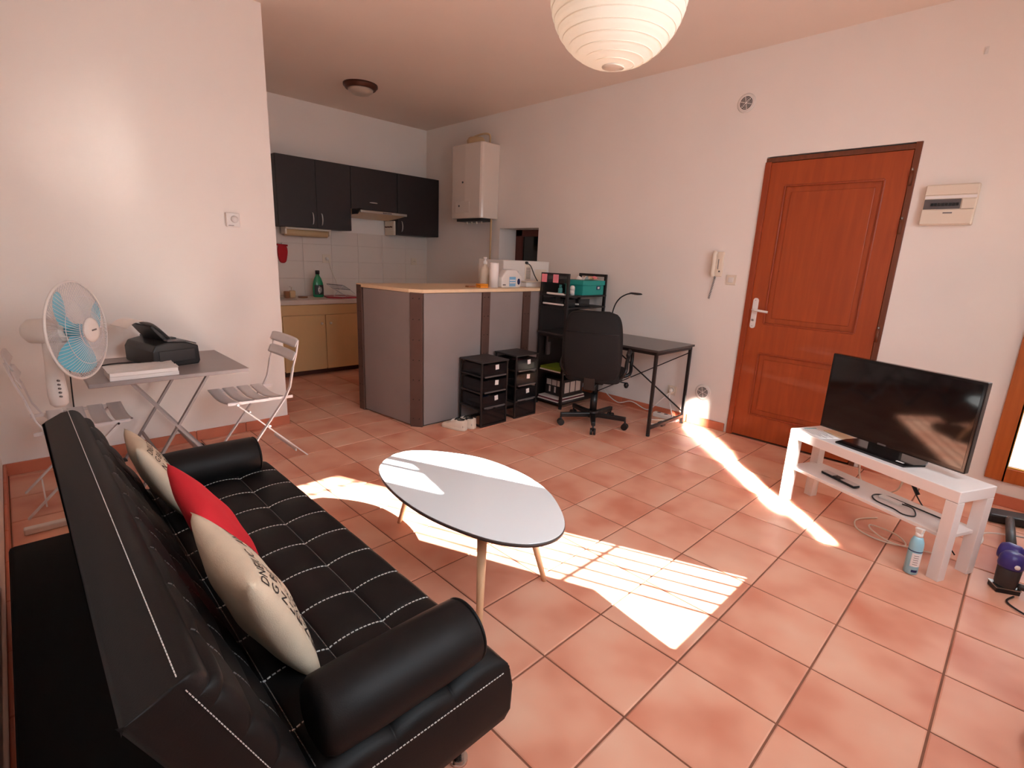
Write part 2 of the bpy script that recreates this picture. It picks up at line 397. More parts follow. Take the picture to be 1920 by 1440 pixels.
# rear wall behind the camera with its window
mb = MB(); wx0, wx1, wz0, wz1 = 0.81, 1.575, 0.83, 2.365
mb.box(XS-0.1, YB-0.06, 0, wx0, YB, ZC); mb.box(wx1, YB-0.06, 0, XW+0.1, YB, ZC)
mb.box(wx0, YB-0.06, 0, wx1, YB, wz0); mb.box(wx0, YB-0.06, wz1, wx1, YB, ZC)
struct(mb, 'wall_back', m_wall, 'white wall with the sunny window', 'wall')
t = thing('window_2', 'wooden window letting the sun in from behind', 'window', (1.19, YB, wz0), kind='structure')
B(MB().box(wx0, YB-0.05, wz0, wx0+0.02, YB, wz1).box(wx1-0.004, YB-0.03, wz0, wx1, YB, wz1), 'window_frame', m_winwood, t)
for k in range(6): B(MB().cyl((1.215+k*0.09, YB-0.10, wz0-0.05), (1.215+k*0.09, YB-0.10, wz1+0.15), 0.0085, n=8), 'grille_bar', m_blacksteel, t)
for z in (1.27, 2.29): B(MB().cyl((wx0-0.1, YB-0.095, z), (wx1+0.2, YB-0.095, z), 0.009, n=8), 'grille_rail', m_blacksteel, t)
lf = B(MB().bar((0.802, -1.478, wz0), (0.802, -1.478, wz1), 0.03, 0.03).bar((0.862, -1.16, wz0), (0.862, -1.16, wz1), 0.022, 0.022).bar((0.802, -1.478, wz0+0.01), (0.862, -1.16, wz0+0.01), 0.025, 0.025).bar((0.802, -1.478, wz1-0.01), (0.862, -1.16, wz1-0.01), 0.025, 0.025), 'open_leaf', m_winwood, t)
B(MB().bar((0.805, -1.46, (wz0+wz1)/2), (0.86, -1.17, (wz0+wz1)/2), 0.004, wz1-wz0-0.04), 'leaf_pane', m_glass, lf)
# unseen panel added, its outline cut to shape the sun patches
mb = MB()
def cur(z0, z1, xl, xr, n=10):
    mb.grid(lambda u, v: ((lambda z: (xl(z)+u*(xr(z)-xl(z)), YB+0.015+0.006*math.sin((xl(z)+u*(xr(z)-xl(z)))*90), z))(z0+v*(z1-z0))), 48, n)
cur(0.80, 1.10, lambda z: 0.70, lambda z: 0.885+max(0, z-0.83)/0.27*0.23)
cur(1.10, 1.845, lambda z: 0.70, lambda z: 1.115)
cur(1.835, 2.08, lambda z: 0.84+(z-1.845)*0.956, lambda z: 1.115)
cur(2.06, 2.18, lambda z: 1.055, lambda z: 1.115, 3)
cur(2.17, 2.45, lambda z: 0.70, lambda z: 1.115, 4)
B(mb, 'curtain', m_added_cloth, label='cream curtain gathered over half of the rear window', cat='curtain')
t = thing('added_window_4', 'tall rear window behind a closed net curtain', 'window', (-0.30, YB, 0.80), kind='structure')  # frame and net added to go with the extra rear daylight
B(MB().box(-0.88, YB, 0.78, -0.82, YB+0.02, 2.32).box(0.22, YB, 0.78, 0.28, YB+0.02, 2.32).box(-0.82, YB, 0.78, 0.22, YB+0.02, 0.84).box(-0.82, YB, 2.26, 0.22, YB+0.02, 2.32), 'window_frame', m_winwood, t)
B(MB().grid(lambda u, v: (-0.86+1.12*u, YB+0.028+0.006*math.sin(u*60), 0.80+1.5*v), 90, 2), 'added_net_panel', m_added_cloth, t)
# baseboards of terracotta tile
def baseboard(name, p0, p1, nrm, label):
    p0, p1 = Vector((*p0,0)), Vector((*p1,0)); d = (p1-p0); L = d.length; d.normalize(); n = Vector((*nrm,0))
    o = struct(MB().bar(p0+n*0.004+Vector((0,0,0.034)), p1+n*0.004+Vector((0,0,0.034)), 0.008, 0.068), name, m_grout, label, 'baseboard')
    k = max(1, round(L/TP)); s = L/k
    for i in range(k):
        a = p0+d*(i*s+0.0015); b = p0+d*((i+1)*s-0.0015)
        B(MB().bar(a+n*0.008+Vector((0,0,0.037)), b+n*0.008+Vector((0,0,0.037)), 0.012, 0.074), 'tile', m_plinth, o, bevel=0.003, seg=1)
baseboard('baseboard_left', (XS, YL), (XP+0.012, YL), (0,-1), 'terracotta plinth along the wall behind the folding table')
baseboard('baseboard_right', (XW, 3.10), (XW, 0.70), (-1,0), 'terracotta plinth along the wall under the desk')
baseboard('baseboard_corner', (XW, -0.30), (XW, YB), (-1,0), 'terracotta plinth under the low window')
baseboard('baseboard_side', (XS, YB), (XS, YL), (1,0), 'terracotta plinth beside the sofa')
baseboard('baseboard_partition', (XP, YL), (XP, 4.5), (1,0), 'terracotta plinth at the end of the partition')

# ------------------------------------------------------------------ entrance door
d = thing('door_1', 'orange varnished wooden entrance door with two moulded panels', 'door', (XW+0.03, 0.2, 0), kind='structure')
dy0, dy1, dz0, dz1 = -0.232, 0.632, 0.012, 2.155
x0, x1 = XW+0.004, XW+0.05
P1 = (-0.105, 0.515, 0.955, 1.985); P2 = (-0.105, 0.515, 0.205, 0.715)
B(MB().box(x0, dy0, dz0, x1, P1[0], dz1).box(x0, P1[1], dz0, x1, dy1, dz1).box(x0, P1[0], dz0, x1, P1[1], P2[2]).box(x0, P1[0], P2[3], x1, P1[1], P1[2]).box(x0, P1[0], P1[3], x1, P1[1], dz1), 'door_leaf', m_door, d)
for P in (P1, P2):
    p = B(MB().box(x0+0.014, P[0], P[2], x0+0.03, P[1], P[3]).box(x0+0.006, P[0]+0.045, P[2]+0.045, x0+0.014, P[1]-0.045, P[3]-0.045), 'door_panel', m_door, d, bevel=0.005)
    r = 0.016
    mb = MB()
    for a, b in (((P[0],P[2]),(P[1],P[2])),((P[1],P[2]),(P[1],P[3])),((P[1],P[3]),(P[0],P[3])),((P[0],P[3]),(P[0],P[2]))):
        mb.bar((x0+0.004, a[0], a[1]), (x0+0.004, b[0], b[1]), r, r)
    B(mb, 'moulding', m_doormould, p, bevel=0.005)
B(MB().box(XW-0.016, 0.632, 0, XW+0.06, 0.675, 2.16), 'door_jamb', m_doormould, d, bevel=0.003)
B(MB().box(XW-0.006, -0.272, 0, XW+0.06, -0.236, 2.20), 'hinge_jamb', m_jamb, d, bevel=0.003)
B(MB().box(XW-0.004, -0.272, 2.158, XW+0.06, 0.675, 2.19), 'door_head', m_jamb, d, bevel=0.003)
B(MB().box(XW+0.055, -0.3, 0, XW+0.09, 0.70, 2.25), 'door_backing', m_jamb, d)
for z in (1.98, 1.68, 0.96):
    h = B(MB().cyl((XW-0.010, -0.245, z-0.045), (XW-0.010, -0.245, z+0.045), 0.011, n=10), 'hinge', m_jamb, d)
    B(MB().cyl((XW-0.010, -0.245, z+0.045), (XW-0.010, -0.245, z+0.062), 0.006, n=8), 'hinge_pin', m_steel, h)
def rounded(w, h, r, n=6):
    out = []
    for cx, cy, a0 in ((w/2-r, h/2-r, 0), (-w/2+r, h/2-r, 90), (-w/2+r, -h/2+r, 180), (w/2-r, -h/2+r, 270)):
        for k in range(n+1):
            a = math.radians(a0+90*k/n); out.append((cx+r*math.cos(a), cy+r*math.sin(a)))
    return out
pl = B(MB().prism([(0.595+p[0], 1.03+p[1]) for p in rounded(0.042, 0.24, 0.02)], XW-0.006, XW+0.004, 'x'), 'handle_plate', m_whiteplastic, d, bevel=0.002, label='white oval handle plate')
B(MB().tube(spline([(XW-0.004, 0.598, 1.058), (XW-0.035, 0.598, 1.058), (XW-0.05, 0.58, 1.058), (XW-0.052, 0.53, 1.054), (XW-0.05, 0.478, 1.05)], 8), 0.0095, 10), 'lever', m_whiteplastic, pl)
B(MB().cyl((XW-0.010, 0.598, 0.975), (XW-0.005, 0.598, 0.975), 0.010, n=14), 'lock_cylinder', m_steel, pl)
for z in (1.132, 0.928): B(MB().cyl((XW-0.008, 0.597, z), (XW-0.005, 0.597, z), 0.004, n=8), 'screw', m_steel, pl)

# ------------------------------------------------------------------ low window by the TV
t = thing('window_1', 'orange wooden window with a bright glass pane at the right edge', 'window', (XW, -1.2, 0.165), kind='structure')
y0, y1, z0, z1 = WIN
fw = 0.085
B(MB().box(XW-0.022, y1-fw, z0, XW+0.045, y1, z1).box(XW-0.022, y0, z0, XW+0.045, y0+fw, z1).box(XW-0.022, y0+fw, z0, XW+0.045, y1-fw, z0+fw).box(XW-0.022, y0+fw, z1-fw, XW+0.045, y1-fw, z1), 'window_frame', m_winwood, t, bevel=0.004)
mb = MB()
for a, b in (((y1-fw,z0+fw),(y1-fw,z1-fw)),((y0+fw,z0+fw),(y0+fw,z1-fw)),((y0+fw,z0+fw),(y1-fw,z0+fw)),((y0+fw,z1-fw),(y1-fw,z1-fw))):
    mb.bar((XW-0.006,a[0],a[1]), (XW-0.006,b[0],b[1]), 0.016, 0.016)
B(mb, 'glazing_bead', m_brass, t, bevel=0.003)
B(MB().box(XW+0.012, y0+fw, z0+fw, XW+0.018, y1-fw, z1-fw), 'pane', m_glass, t)

# ------------------------------------------------------------------ niche window
t = thing('window_3', 'small dark wooden window deep in the wall niche', 'window', (XW+0.3, 3.3, 1.13), kind='structure')
a0, a1, b0, b1 = NICHE
xn = XW+0.275
B(MB().box(xn, a0, b0, xn+0.04, a0+0.07, b1).box(xn, a1-0.11, b0, xn+0.04, a1, b1).box(xn, a0, b1-0.075, xn+0.04, a1, b1).box(xn, a0, b0, xn+0.04, a1, b0+0.06), 'window_frame', m_nichewood, t, bevel=0.004)
B(MB().box(xn+0.02, a0+0.05, b0+0.04, xn+0.03, a1-0.09, b1-0.05), 'pane', m_darkglass, t)
B(MB().box(XW+0.33, a0-0.05, b0-0.05, XW+0.37, a1+0.05, b1+0.05), 'shutter', m_nichewood, t)

# ================================================================== SOFA BED
sy0, sy1 = -0.22, 1.455
RY = [0.106+0.1705*k for k in range(-1, 8)]; RX = [-0.58, -0.735, -0.89]
t = thing('sofa_bed', 'black leatherette click-clack sofa bed with white stitching', 'sofa', (-0.85, 0.62, 0))
def cellf(c, lines, lo, hi):
    L = [lo]+[l for l in lines if lo+0.03 < l < hi-0.03]+[hi]; L.sort()
    for a, b in zip(L, L[1:]):
        if a <= c <= b: return abs(math.sin(PI*(c-a)/(b-a)))
    return 0
def quilt(c1, c2):                      # c1 across the rows, c2 along them
    su, sv = c1**0.62, c2**0.55
    return 0.52*su+0.10*sv+0.38*su*sv
def seat_z(x, y):
    q = quilt(cellf(x, RX, -1.03, -0.42), cellf(y, RY, sy0+0.03, sy1-0.03))
    z = 0.384+0.026*q
    dx = min(x+1.05, -0.405-x); dy = min(y-sy0, sy1-y); e = min(dx, dy); r = 0.035
    if e < r: z -= r-math.sqrt(max(0, r*r-(r-e)**2))
    return z
sx0, sx1 = -1.05, -0.405
def axis_pts(lo, hi, lines, r=0.035, m=14):
    a = [lo+r*(1-math.cos(PI/2*k/6)) for k in range(6)]; b = [hi-r*(1-math.cos(PI/2*k/6)) for k in range(5,-1,-1)]
    L = [lo+r]+sorted(l for l in lines if lo+r+0.01 < l < hi-r-0.01)+[hi-r]; mid = []
    for p, q in zip(L, L[1:]): mid += [p+(q-p)*0.5*(1-math.cos(PI*k/m)) for k in range(m)]
    return a+mid+[hi-r]+b
AX, AY = axis_pts(sx0, sx1, RX), axis_pts(sy0, sy1, RY)
mb = MB(); nx, ny = len(AX), len(AY)
mb.add([(x, y, seat_z(x, y)) for y in AY for x in AX], [(j*nx+i, j*nx+i+1, (j+1)*nx+i+1, (j+1)*nx+i) for j in range(ny-1) for i in range(nx-1)], True)
ring = [(x, sy0) for x in AX]+[(sx1, y) for y in AY[1:]]+[(x, sy1) for x in AX[::-1][1:]]+[(sx0, y) for y in AY[::-1][1:-1]]
n = len(ring); prof = [(0, None), (0.006, 0.30), (0.004, 0.225), (-0.006, 0.19), (-0.022, 0.170), (-0.045, 0.162), (-0.07, 0.160)]
vs = []
cx, cy = (sx0+sx1)/2, (sy0+sy1)/2
for off, z in prof:
    for (x, y) in ring:
        zz = seat_z(x, y) if z is None else z
        ox = off if x >= sx1-1e-6 else (-off if x <= sx0+1e-6 else 0); oy = off if y >= sy1-1e-6 else (-off if y <= sy0+1e-6 else 0)
        if off < 0: vs.append((min(max(x, sx0-off), sx1+off), min(max(y, sy0-off), sy1+off), zz))
        else: vs.append((x+ox, y+oy, zz))
mb.add(vs, [(i*n+k, i*n+(k+1) % n, (i+1)*n+(k+1) % n, (i+1)*n+k) for i in range(len(prof)-1) for k in range(n)], True)
mb.add(vs[-n:], [tuple(range(n))])
seat = B(mb, 'seat', m_leather, t)
st = MB()
for y in RY: dashes(st, [(x, y, seat_z(x, y)+0.0014) for x in sorted([(-1.0+0.577*k/60) for k in range(61)]+RX)], w=0.0030)
dashes(st, [(sx1-0.004, y, 0.357) for y in (sy0+0.03, sy1-0.03)], w=0.002)
dashes(st, [(x, sy0-0.0025, 0.352) for x in (sx0+0.02, sx1-0.02)], w=0.0018, L=0.006, gap=0.003)
B(st, 'stitching', m_thread, seat, fix=False, kind='stuff')
st = MB()
for x in RX: dashes(st, [(x, y, seat_z(x, y)+0.0012) for y in sorted([sy0+0.05+(sy1-sy0-0.1)*k/160 for k in range(161)]+RY)], w=0.0022, L=0.009, gap=0.002)
B(st, 'cross_stitching', m_threaddim, seat, fix=False, kind='stuff')
# backrest: leaning slab with quilted front
U = Vector((-0.409, 0, 0.913)); N = Vector((0.913, 0, 0.409)); O = Vector((-0.915, 0, 0.425)); H, TH = 0.372, 0.115
RS = [0.10, 0.20, 0.295]
def back_pt(s, y, top=True):
    q = quilt(cellf(s, RS, -0.02, H-0.045), cellf(y, RY, sy0, sy1)) if s < H-0.045 else 0
    e = min(s+0.06, H-s, y-sy0, sy1-y); r = 0.028; d = 0.014*q-0.004
    if e < r: d -= r-math.sqrt(max(0, r*r-(r-e)**2))
    return O+U*s+N*d+Vector((0, y, 0))
AS, AY2 = axis_pts(-0.06, H, RS+[H-0.045], 0.028), axis_pts(sy0, sy1, RY, 0.028)
mb = MB(); ns, ny = len(AS), len(AY2)
mb.add([back_pt(s, y) for y in AY2 for s in AS], [(j*ns+i, j*ns+i+1, (j+1)*ns+i+1, (j+1)*ns+i) for j in range(ny-1) for i in range(ns-1)], True)
ring = [(s, sy0) for s in AS]+[(H, y) for y in AY2[1:]]+[(s, sy1) for s in AS[::-1][1:]]+[(-0.06, y) for y in AY2[::-1][1:-1]]
n = len(ring); vs = []
for (off, dep) in ((0, 0.0), (0.004, -0.05), (0.0, -TH+0.012), (-0.012, -TH)):
    for (s, y) in ring:
        if dep == 0.0: vs.append(back_pt(s, y)); continue
        ss = s+(off if s >= H-1e-6 else (-off if s <= -0.06+1e-6 else 0)); yy = y+(off if y >= sy1-1e-6 else (-off if y <= sy0+1e-6 else 0))
        vs.append(O+U*ss+N*dep+Vector((0, yy, 0)))
mb.add(vs, [(i*n+k, i*n+(k+1) % n, (i+1)*n+(k+1) % n, (i+1)*n+k) for i in range(3) for k in range(n)], True)
mb.add(vs[3*n:], [tuple(range(n))])
back = B(mb, 'backrest', m_leather, t)
st = MB()
dashes(st, [O+U*(H+0.003)+N*(-0.030)+Vector((0, y, 0.0015)) for y in (sy0+0.01, sy1-0.01)], w=0.0016, L=0.006, gap=0.003)
for yy in (sy0-0.0045, sy1+0.0045): dashes(st, [O+U*s+N*(-0.030)+Vector((0, yy, 0)) for s in (0.0, H-0.01)], w=0.0014, L=0.005, gap=0.003)
B(st, 'piping_stitch', m_thread, back, fix=False, kind='stuff')
st = MB()
for y in RY: dashes(st, [back_pt(s, y)+N*0.0014 for s in sorted([0.0+0.325*k/40 for k in range(41)]+RS)], w=0.0024)
for s in RS: dashes(st, [back_pt(s, y)+N*0.0012 for y in sorted([sy0+0.05+(sy1-sy0-0.1)*k/160 for k in range(161)]+RY)], w=0.0018)
B(st, 'stitching', m_threaddim, back, fix=False, kind='stuff')
# rear underframe, bolsters, feet
B(MB().box(-1.318, sy0+0.05, 0.15, -0.62, sy1-0.05, 0.30), 'underframe', m_blackcloth, t, bevel=0.015)
for yc in (-0.135, 1.368):
    bz, br = 0.460, 0.083
    prof = [(0.0, -0.205), (0.045, -0.203), (0.070, -0.195), (0.080, -0.180), (br, -0.1), (br, 0.1), (0.081, 0.180), (0.074, 0.192), (0.045, 0.198), (0.0, 0.200)]
    b = B(MB().lathe(prof, (-0.678, yc, bz), (1, 0, 0), 36, sx=0.98, sy=1.04), 'arm_bolster', m_leather, t)
    mbp = MB()
    mbp.tube([(-0.678+0.190, yc+1.03*0.077*math.cos(a), bz+0.98*0.077*math.sin(a)) for a in [2*PI*k/40 for k in range(40)]], 0.004, 6, True)
    B(mbp, 'piping', m_leather, b)
for x in (-0.47, -1.22):
    for y in (-0.10, 1.34):
        B(MB().cyl((x, y, 0), (x, y, 0.155), 0.016, n=14).cyl((x, y, 0), (x, y, 0.012), 0.026, n=18), 'leg', m_chrome, t)

# ================================================================== CUSHIONS
def cushion(name, label, half, thick, mtx, mat_front, mat_back, text=None, seed=1):
    rnd = random.Random(seed); ph = [rnd.uniform(0, 6) for _ in range(6)]
    def P(u, v, side):
        a = 2*u-1; b = 2*v-1
        sq = (1-0.05*(1-b*b)), (1-0.05*(1-a*a))
        sq = (1-0.09*(1-abs(b))**1.2*0+0.0-0.07*(1-b*b)), (1-0.07*(1-a*a))
        h = thick*(max(0, (1-a*a))*max(0, (1-b*b)))**0.42
        h += 0.004*math.sin(7*a+ph[0])*math.sin(5*b+ph[1])*(1-a*a)*(1-b*b)
        return Vector((a*half*sq[0], b*half*sq[1], side*h))
    n = 28
    mb = MB()
    mb.grid(lambda u, v: P(u, v, 1), n, n, True, 0); mb.grid(lambda u, v: P(1-u, v, -1), n, n, True, 1)
    mb.xf(mtx)
    o = B(mb, name, [mat_front, mat_back], label=label, cat='cushion', group='cushions on the sofa')
    if text:
        tm = MB()
        for (body, u0, v0, size) in text:
            vs, fs = text_mesh(body, size)
            vs2 = []
            for p in vs:
                uu = min(0.97, max(0.03, u0+p.x)); vv = min(0.97, max(0.03, v0+p.y))
                q = P(uu, vv, 1); vs2.append(q+Vector((0, 0, 0.0012)))
            tm.add(vs2, fs)
        rr = random.Random(seed+5)
        for k in range(26):           # scribbled flower drawing in one corner
            cx, cy = 0.70+0.18*rr.random(), 0.10+0.22*rr.random(); R = 0.02+0.03*rr.random(); a0 = rr.uniform(0, 6)
            pts = [P(min(.96, max(.04, cx+R*math.cos(a0+k2*0.45))), min(.96, max(.04, cy+R*1.2*math.sin(a0+k2*0.6))), 1)+Vector((0, 0, 0.001)) for k2 in range(12)]
            tm.tube(pts, 0.0011, 4)
        tm.xf(mtx)
        B(tm, 'printed_lettering', m_print, o, fix=False, kind='stuff', label='black printed lettering and flower drawing')
    return o
LET = [('DNEIUC', 0.07, 0.84, 0.11), ('ANDI', 0.56, 0.84, 0.11), ('G BAR', 0.07, 0.73, 0.11), ('AGR', 0.56, 0.73, 0.11), ('N . RIE', 0.07, 0.62, 0.11), ('CONDU', 0.50, 0.62, 0.10), ('LUM', 0.07, 0.51, 0.11), ('DNEIUC', 0.42, 0.51, 0.10), ('ENG', 0.07, 0.40, 0.12), ('C-OBP', 0.40, 0.40, 0.10), ('N E B', 0.07, 0.28, 0.12), ('KIEF', 0.40, 0.28, 0.10), ('ENGE', 0.07, 0.16, 0.12)]
def frame(center, along, up, roll=0.0):
    a = Vector(along).normalized(); b = Vector(up); b = (b-a*b.dot(a)).normalized(); c = a.cross(b)
    m = Matrix(((a.x,b.x,c.x,center[0]),(a.y,b.y,c.y,center[1]),(a.z,b.z,c.z,center[2]),(0,0,0,1)))
    return m @ rot('Z', roll)
LEAN = (-0.409, 0, 0.913)
cushion('cushion', 'beige cushion with black lettering at the far end of the sofa', 0.165, 0.046, frame((-0.892, 1.13, 0.556), (0, 1, 0), LEAN, -4), m_linen, m_linen, LET, 3)
cushion('cushion', 'plain red cushion between the two lettered cushions', 0.178, 0.052, frame((-0.838, 0.615, 0.547), (0.05, 1, 0.0), (-0.46, 0, 0.88), 6), m_red, m_red, None, 4)
cushion('cushion', 'beige cushion with black lettering nearest the camera', 0.185, 0.058, frame((-0.868, 0.195, 0.556), (-0.03, 1, 0.0), (-0.39, 0, 0.92), 3), m_linen, m_linen, LET, 9)

# ================================================================== COFFEE TABLE
t = thing('coffee_table', 'white pebble-shaped coffee table on three pale wooden legs', 'coffee table', (0.1, 0.56, 0))
out = spline([(*p, 0) for p in [(-0.102,0.953),(0.02,1.068),(0.14,1.082),(0.255,0.985),(0.362,0.791),(0.385,0.55),(0.345,0.345),(0.26,0.19),(0.15,0.068),(0.045,0.035),(-0.058,0.081),(-0.136,0.213),(-0.185,0.454),(-0.172,0.72)]], 8, True)
cen = Vector((0.1, 0.56, 0))
TILT = T(0.1, 0.56, 0.41) @ Matrix.Rotation(-0.015, 4, 'X') @ Matrix.Rotation(0.018, 4, 'Y') @ T(-0.1, -0.56, -0.41)   # tilt added to steer the reflected sun on the left wall
tt = B(MB().prism([(p.x, p.y) for p in out], 0.405, 0.4165, smooth=True).xf(TILT), 'table_top', m_edge, t)
B(MB().prism([(cen.x+(p.x-cen.x)*0.996, cen.y+(p.y-cen.y)*0.996) for p in out], 0.4165, 0.42, smooth=True).xf(TILT), 'glass_surface', m_whitegloss, tt, label='glossy white surface')
for top, ft in (((-0.02, 0.33), (-0.125, 0.215)), ((0.09, 0.93), (0.114, 1.135)), ((0.24, 0.38), (0.325, 0.297))):
    lg = B(MB().cyl((*ft, 0), (*top, 0.405), 0.011, 0.021, n=18), 'leg', m_beech, t)
    B(MB().cyl((*top, 0.385), (*top, 0.405), 0.028, n=18), 'leg_plate', m_edge, lg)

# ================================================================== FOLDING TABLE, CHAIRS, PRINTER, FAN
t = thing('folding_table', 'grey metal folding table against the white wall', 'table', (-0.585, 2.65, 0))
tx0, tx1, ty0, ty1, tz = -0.968, -0.205, 2.29, 3.01, 0.66
B(MB().box(tx0, ty0, tz-0.022, tx1, ty1, tz), 'table_top', m_greypaint, t, bevel=0.004)
for yy in (2.37, 2.93):
    for (xa, xb) in ((-0.79, -0.36), (-0.40, -0.80)):
        lg = B(MB().bar((xa, yy+(0.016 if xa > -0.5 else -0.016), tz-0.022), (xb, yy+(0.016 if xa > -0.5 else -0.016), 0.0), 0.012, 0.03, up=(0, 1, 0)), 'leg', m_greypaint, t)
        B(MB().cyl((xb, yy-0.02, 0.006), (xb, yy+0.02, 0.006), 0.012, n=10), 'foot', m_blackplastic, lg)
    B(MB().cyl((-0.59, yy-0.03, 0.332), (-0.59, yy+0.03, 0.332), 0.007, n=10), 'pivot_bolt', m_chrome, t)
for (x, z) in ((-0.69, 0.17), (-0.50, 0.17)): B(MB().bar((x, 2.37, z), (x, 2.93, z), 0.012, 0.022), 'cross_bar', m_greypaint, t)

def folding_chair(label):
    # local frame: chair faces -x, seat front at x=0, near side y=0, far side y=0.39
    t = thing('folding_chair', label, 'chair', (-0.34, 2.33, 0), group='white folding chairs at the table')
    W = 0.39
    for k in range(4):
        xa = 0.0+k*0.088
        def sl(u, v, xa=xa):
            return (xa+u*0.070, -0.005+v*(W+0.01), 0.448-0.020*math.sin(PI*v)-0.0)
        mb = MB(); mb.grid(sl, 4, 12); mb.grid(lambda u, v, f=sl: (f(1-u, v)[0], f(1-u, v)[1], f(1-u, v)[2]-0.006), 4, 12)
        mb.grid(lambda u, v, f=sl: (f(0, u)[0], f(0, u)[1], f(0, u)[2]-0.006*v), 12, 1); mb.grid(lambda u, v, f=sl: (f(1, u)[0], f(1, u)[1], f(1, u)[2]-0.006*v), 12, 1)
        B(mb, 'seat_slat', m_whitepaint, t, local=True)
    for y in (0.006, W-0.006):
        B(MB().bar((0.01, y, 0.436), (0.40, y, 0.430), 0.008, 0.018, up=(0,0,1)), 'seat_rail', m_whitepaint, t, local=True)
        B(MB().bar((0.06, y, 0.428), (0.475, y, 0.0), 0.008, 0.022, up=(0, 1, 0)), 'leg', m_whitepaint, t, local=True)
        yo = y-0.012 if y < 0.2 else y+0.012
        lg = MB()
        pts = [(0.02, yo, 0.0), (0.345, yo, 0.425), (0.382, yo, 0.50), (0.408, yo, 0.62), (0.432, yo, 0.70), (0.452, yo, 0.80)]
        for a, b in zip(pts, pts[1:]): lg.bar(a, b, 0.008 if a[2] < 0.6 else 0.008, 0.024 if a[2] < 0.6 else 0.014, up=(0, 1, 0))
        B(lg, 'leg', m_whitepaint, t, local=True)
        B(MB().cyl((0.24, y-0.02, 0.258), (0.24, y+0.02, 0.258), 0.006, n=8), 'pivot', m_chrome, t, local=True)
        B(MB().cyl((0.065, y-0.012, 0.426), (0.065, y+0.012, 0.426), 0.006, n=8), 'pivot', m_chrome, t, local=True)
    B(MB().bar((0.40, 0, 0.055), (0.40, W, 0.055), 0.007, 0.018), 'stretcher', m_whitepaint, t, local=True)
    for z, x in ((0.695, 0.424), (0.782, 0.444)):
        def bs(u, v, z=z, x=x):
            e = 0.012*(abs(2*v-1)**8)
            zz = z-0.03+0.06*u
            zz = z+(zz-z)*(1-0.25*abs(2*v-1)**10)
            return (x+0.02*(u-0.5)+0.012*math.sin(PI*v)-0.012, -0.022+v*(W+0.044), zz)
        mb = MB(); mb.grid(bs, 4, 16); mb.grid(lambda u, v, f=bs: (f(1-u, v)[0]+0.007, f(1-u, v)[1], f(1-u, v)[2]), 4, 16)
        for uu in (0, 1): mb.grid(lambda u, v, f=bs, uu=uu: (f(uu, u)[0]+0.007*v, f(uu, u)[1], f(uu, u)[2]), 16, 1); mb.grid(lambda u, v, f=bs, uu=uu: (f(u, uu)[0]+0.007*v, f(u, uu)[1], f(u, uu)[2]), 4, 1)
        B(mb, 'back_slat', m_whitepaint, t, local=True)
    return t
ch = folding_chair('white metal folding chair at the kitchen end of the table')
c2 = copy_tree(ch); c2['label'] = 'white metal folding chair half hidden behind the sofa and fan'
c2.location = (-0.80, 2.33+0.39, 0); c2.rotation_euler = (0, 0, PI)

# printer
t = thing('printer', 'black inkjet printer with curled paper on the grey table', 'printer', (-0.56, 2.70, tz))
PRT = T(-0.565, 2.72, 0) @ rot('Z', 14) @ T(0.565, -2.72, 0)
px0, px1, py0, py1 = -0.69, -0.43, 2.545, 2.90
pr = [(px0, tz+0.012), (px0+0.02, tz), (px1-0.01, tz), (px1, tz+0.02), (px1-0.005, tz+0.115), (px1-0.07, tz+0.14), (px0+0.09, tz+0.150), (px0+0.02, tz+0.135), (px0, tz+0.10)]
B(MB().prism(pr, py0, py1, 'y').xf(PRT), 'body', m_blackplastic, t, bevel=0.008)
lid = B(MB().prism([(px0+0.085, tz+0.151), (px1-0.07, tz+0.141), (px1-0.012, tz+0.121), (px1-0.012, tz+0.129), (px1-0.068, tz+0.150), (px0+0.087, tz+0.160)], py0+0.005, py1-0.005, 'y').xf(PRT), 'lid', m_greyplastic, t, bevel=0.004)
B(MB().box(px0+0.12, py0+0.08, tz+0.146, px1-0.09, py0+0.13, tz+0.1605).xf(PRT), 'slot', m_darkgrey, lid)
tr = B(MB().prism([(px0+0.13, tz+0.14), (px0+0.035, tz+0.245), (px0+0.025, tz+0.238), (px0+0.10, tz+0.13)], py0+0.05, py1-0.05, 'y').xf(PRT), 'paper_tray', m_blackplastic, t, bevel=0.003)
def sheet(u, v):
    s = u; pts = spline([(px0+0.145, 0, tz+0.145), (px0+0.08, 0, tz+0.225), (px0+0.03, 0, tz+0.264), (px0-0.035, 0, tz+0.268), (px0-0.085, 0, tz+0.240)], 8)
    q = pts[min(len(pts)-1, int(round(s*(len(pts)-1))))]; return (q.x, py0+0.07+v*0.21, q.z)
mb = MB(); mb.grid(sheet, 32, 2); mb.grid(lambda u, v: (sheet(1-u, v)[0], sheet(1-u, v)[1], sheet(1-u, v)[2]+0.0012), 32, 2)
B(mb.xf(PRT), 'paper_sheet', m_paper, t)
B(MB().box(px0+0.03, py0-0.006, tz+0.03, px1-0.03, py0+0.001, tz+0.10).xf(PRT), 'side_panel', m_darkgrey, t, bevel=0.004)
B(MB().tube(spline([(px0-0.0, 2.62, tz+0.03), (px0-0.06, 2.62, tz+0.035), (px0-0.14, 2.66, tz+0.028), (-0.93, 2.72, tz+0.006), (-0.955, 2.90, tz+0.006), (-0.985, 3.03, tz-0.02), (-1.0, 3.05, 0.3), (-1.0, 3.04, 0.09)], 8), 0.004, 8), 'power_cable', m_blackplastic, label='black printer cable dropping behind the folding table', cat='cable')
t = thing('paper_ream', 'opened ream of white paper in clear wrap beside the printer', 'paper', (-0.71, 2.42, tz))
B(MB().box(-0.875, 2.318, tz, -0.565, 2.528, tz+0.020), 'paper_stack', m_paper, t)
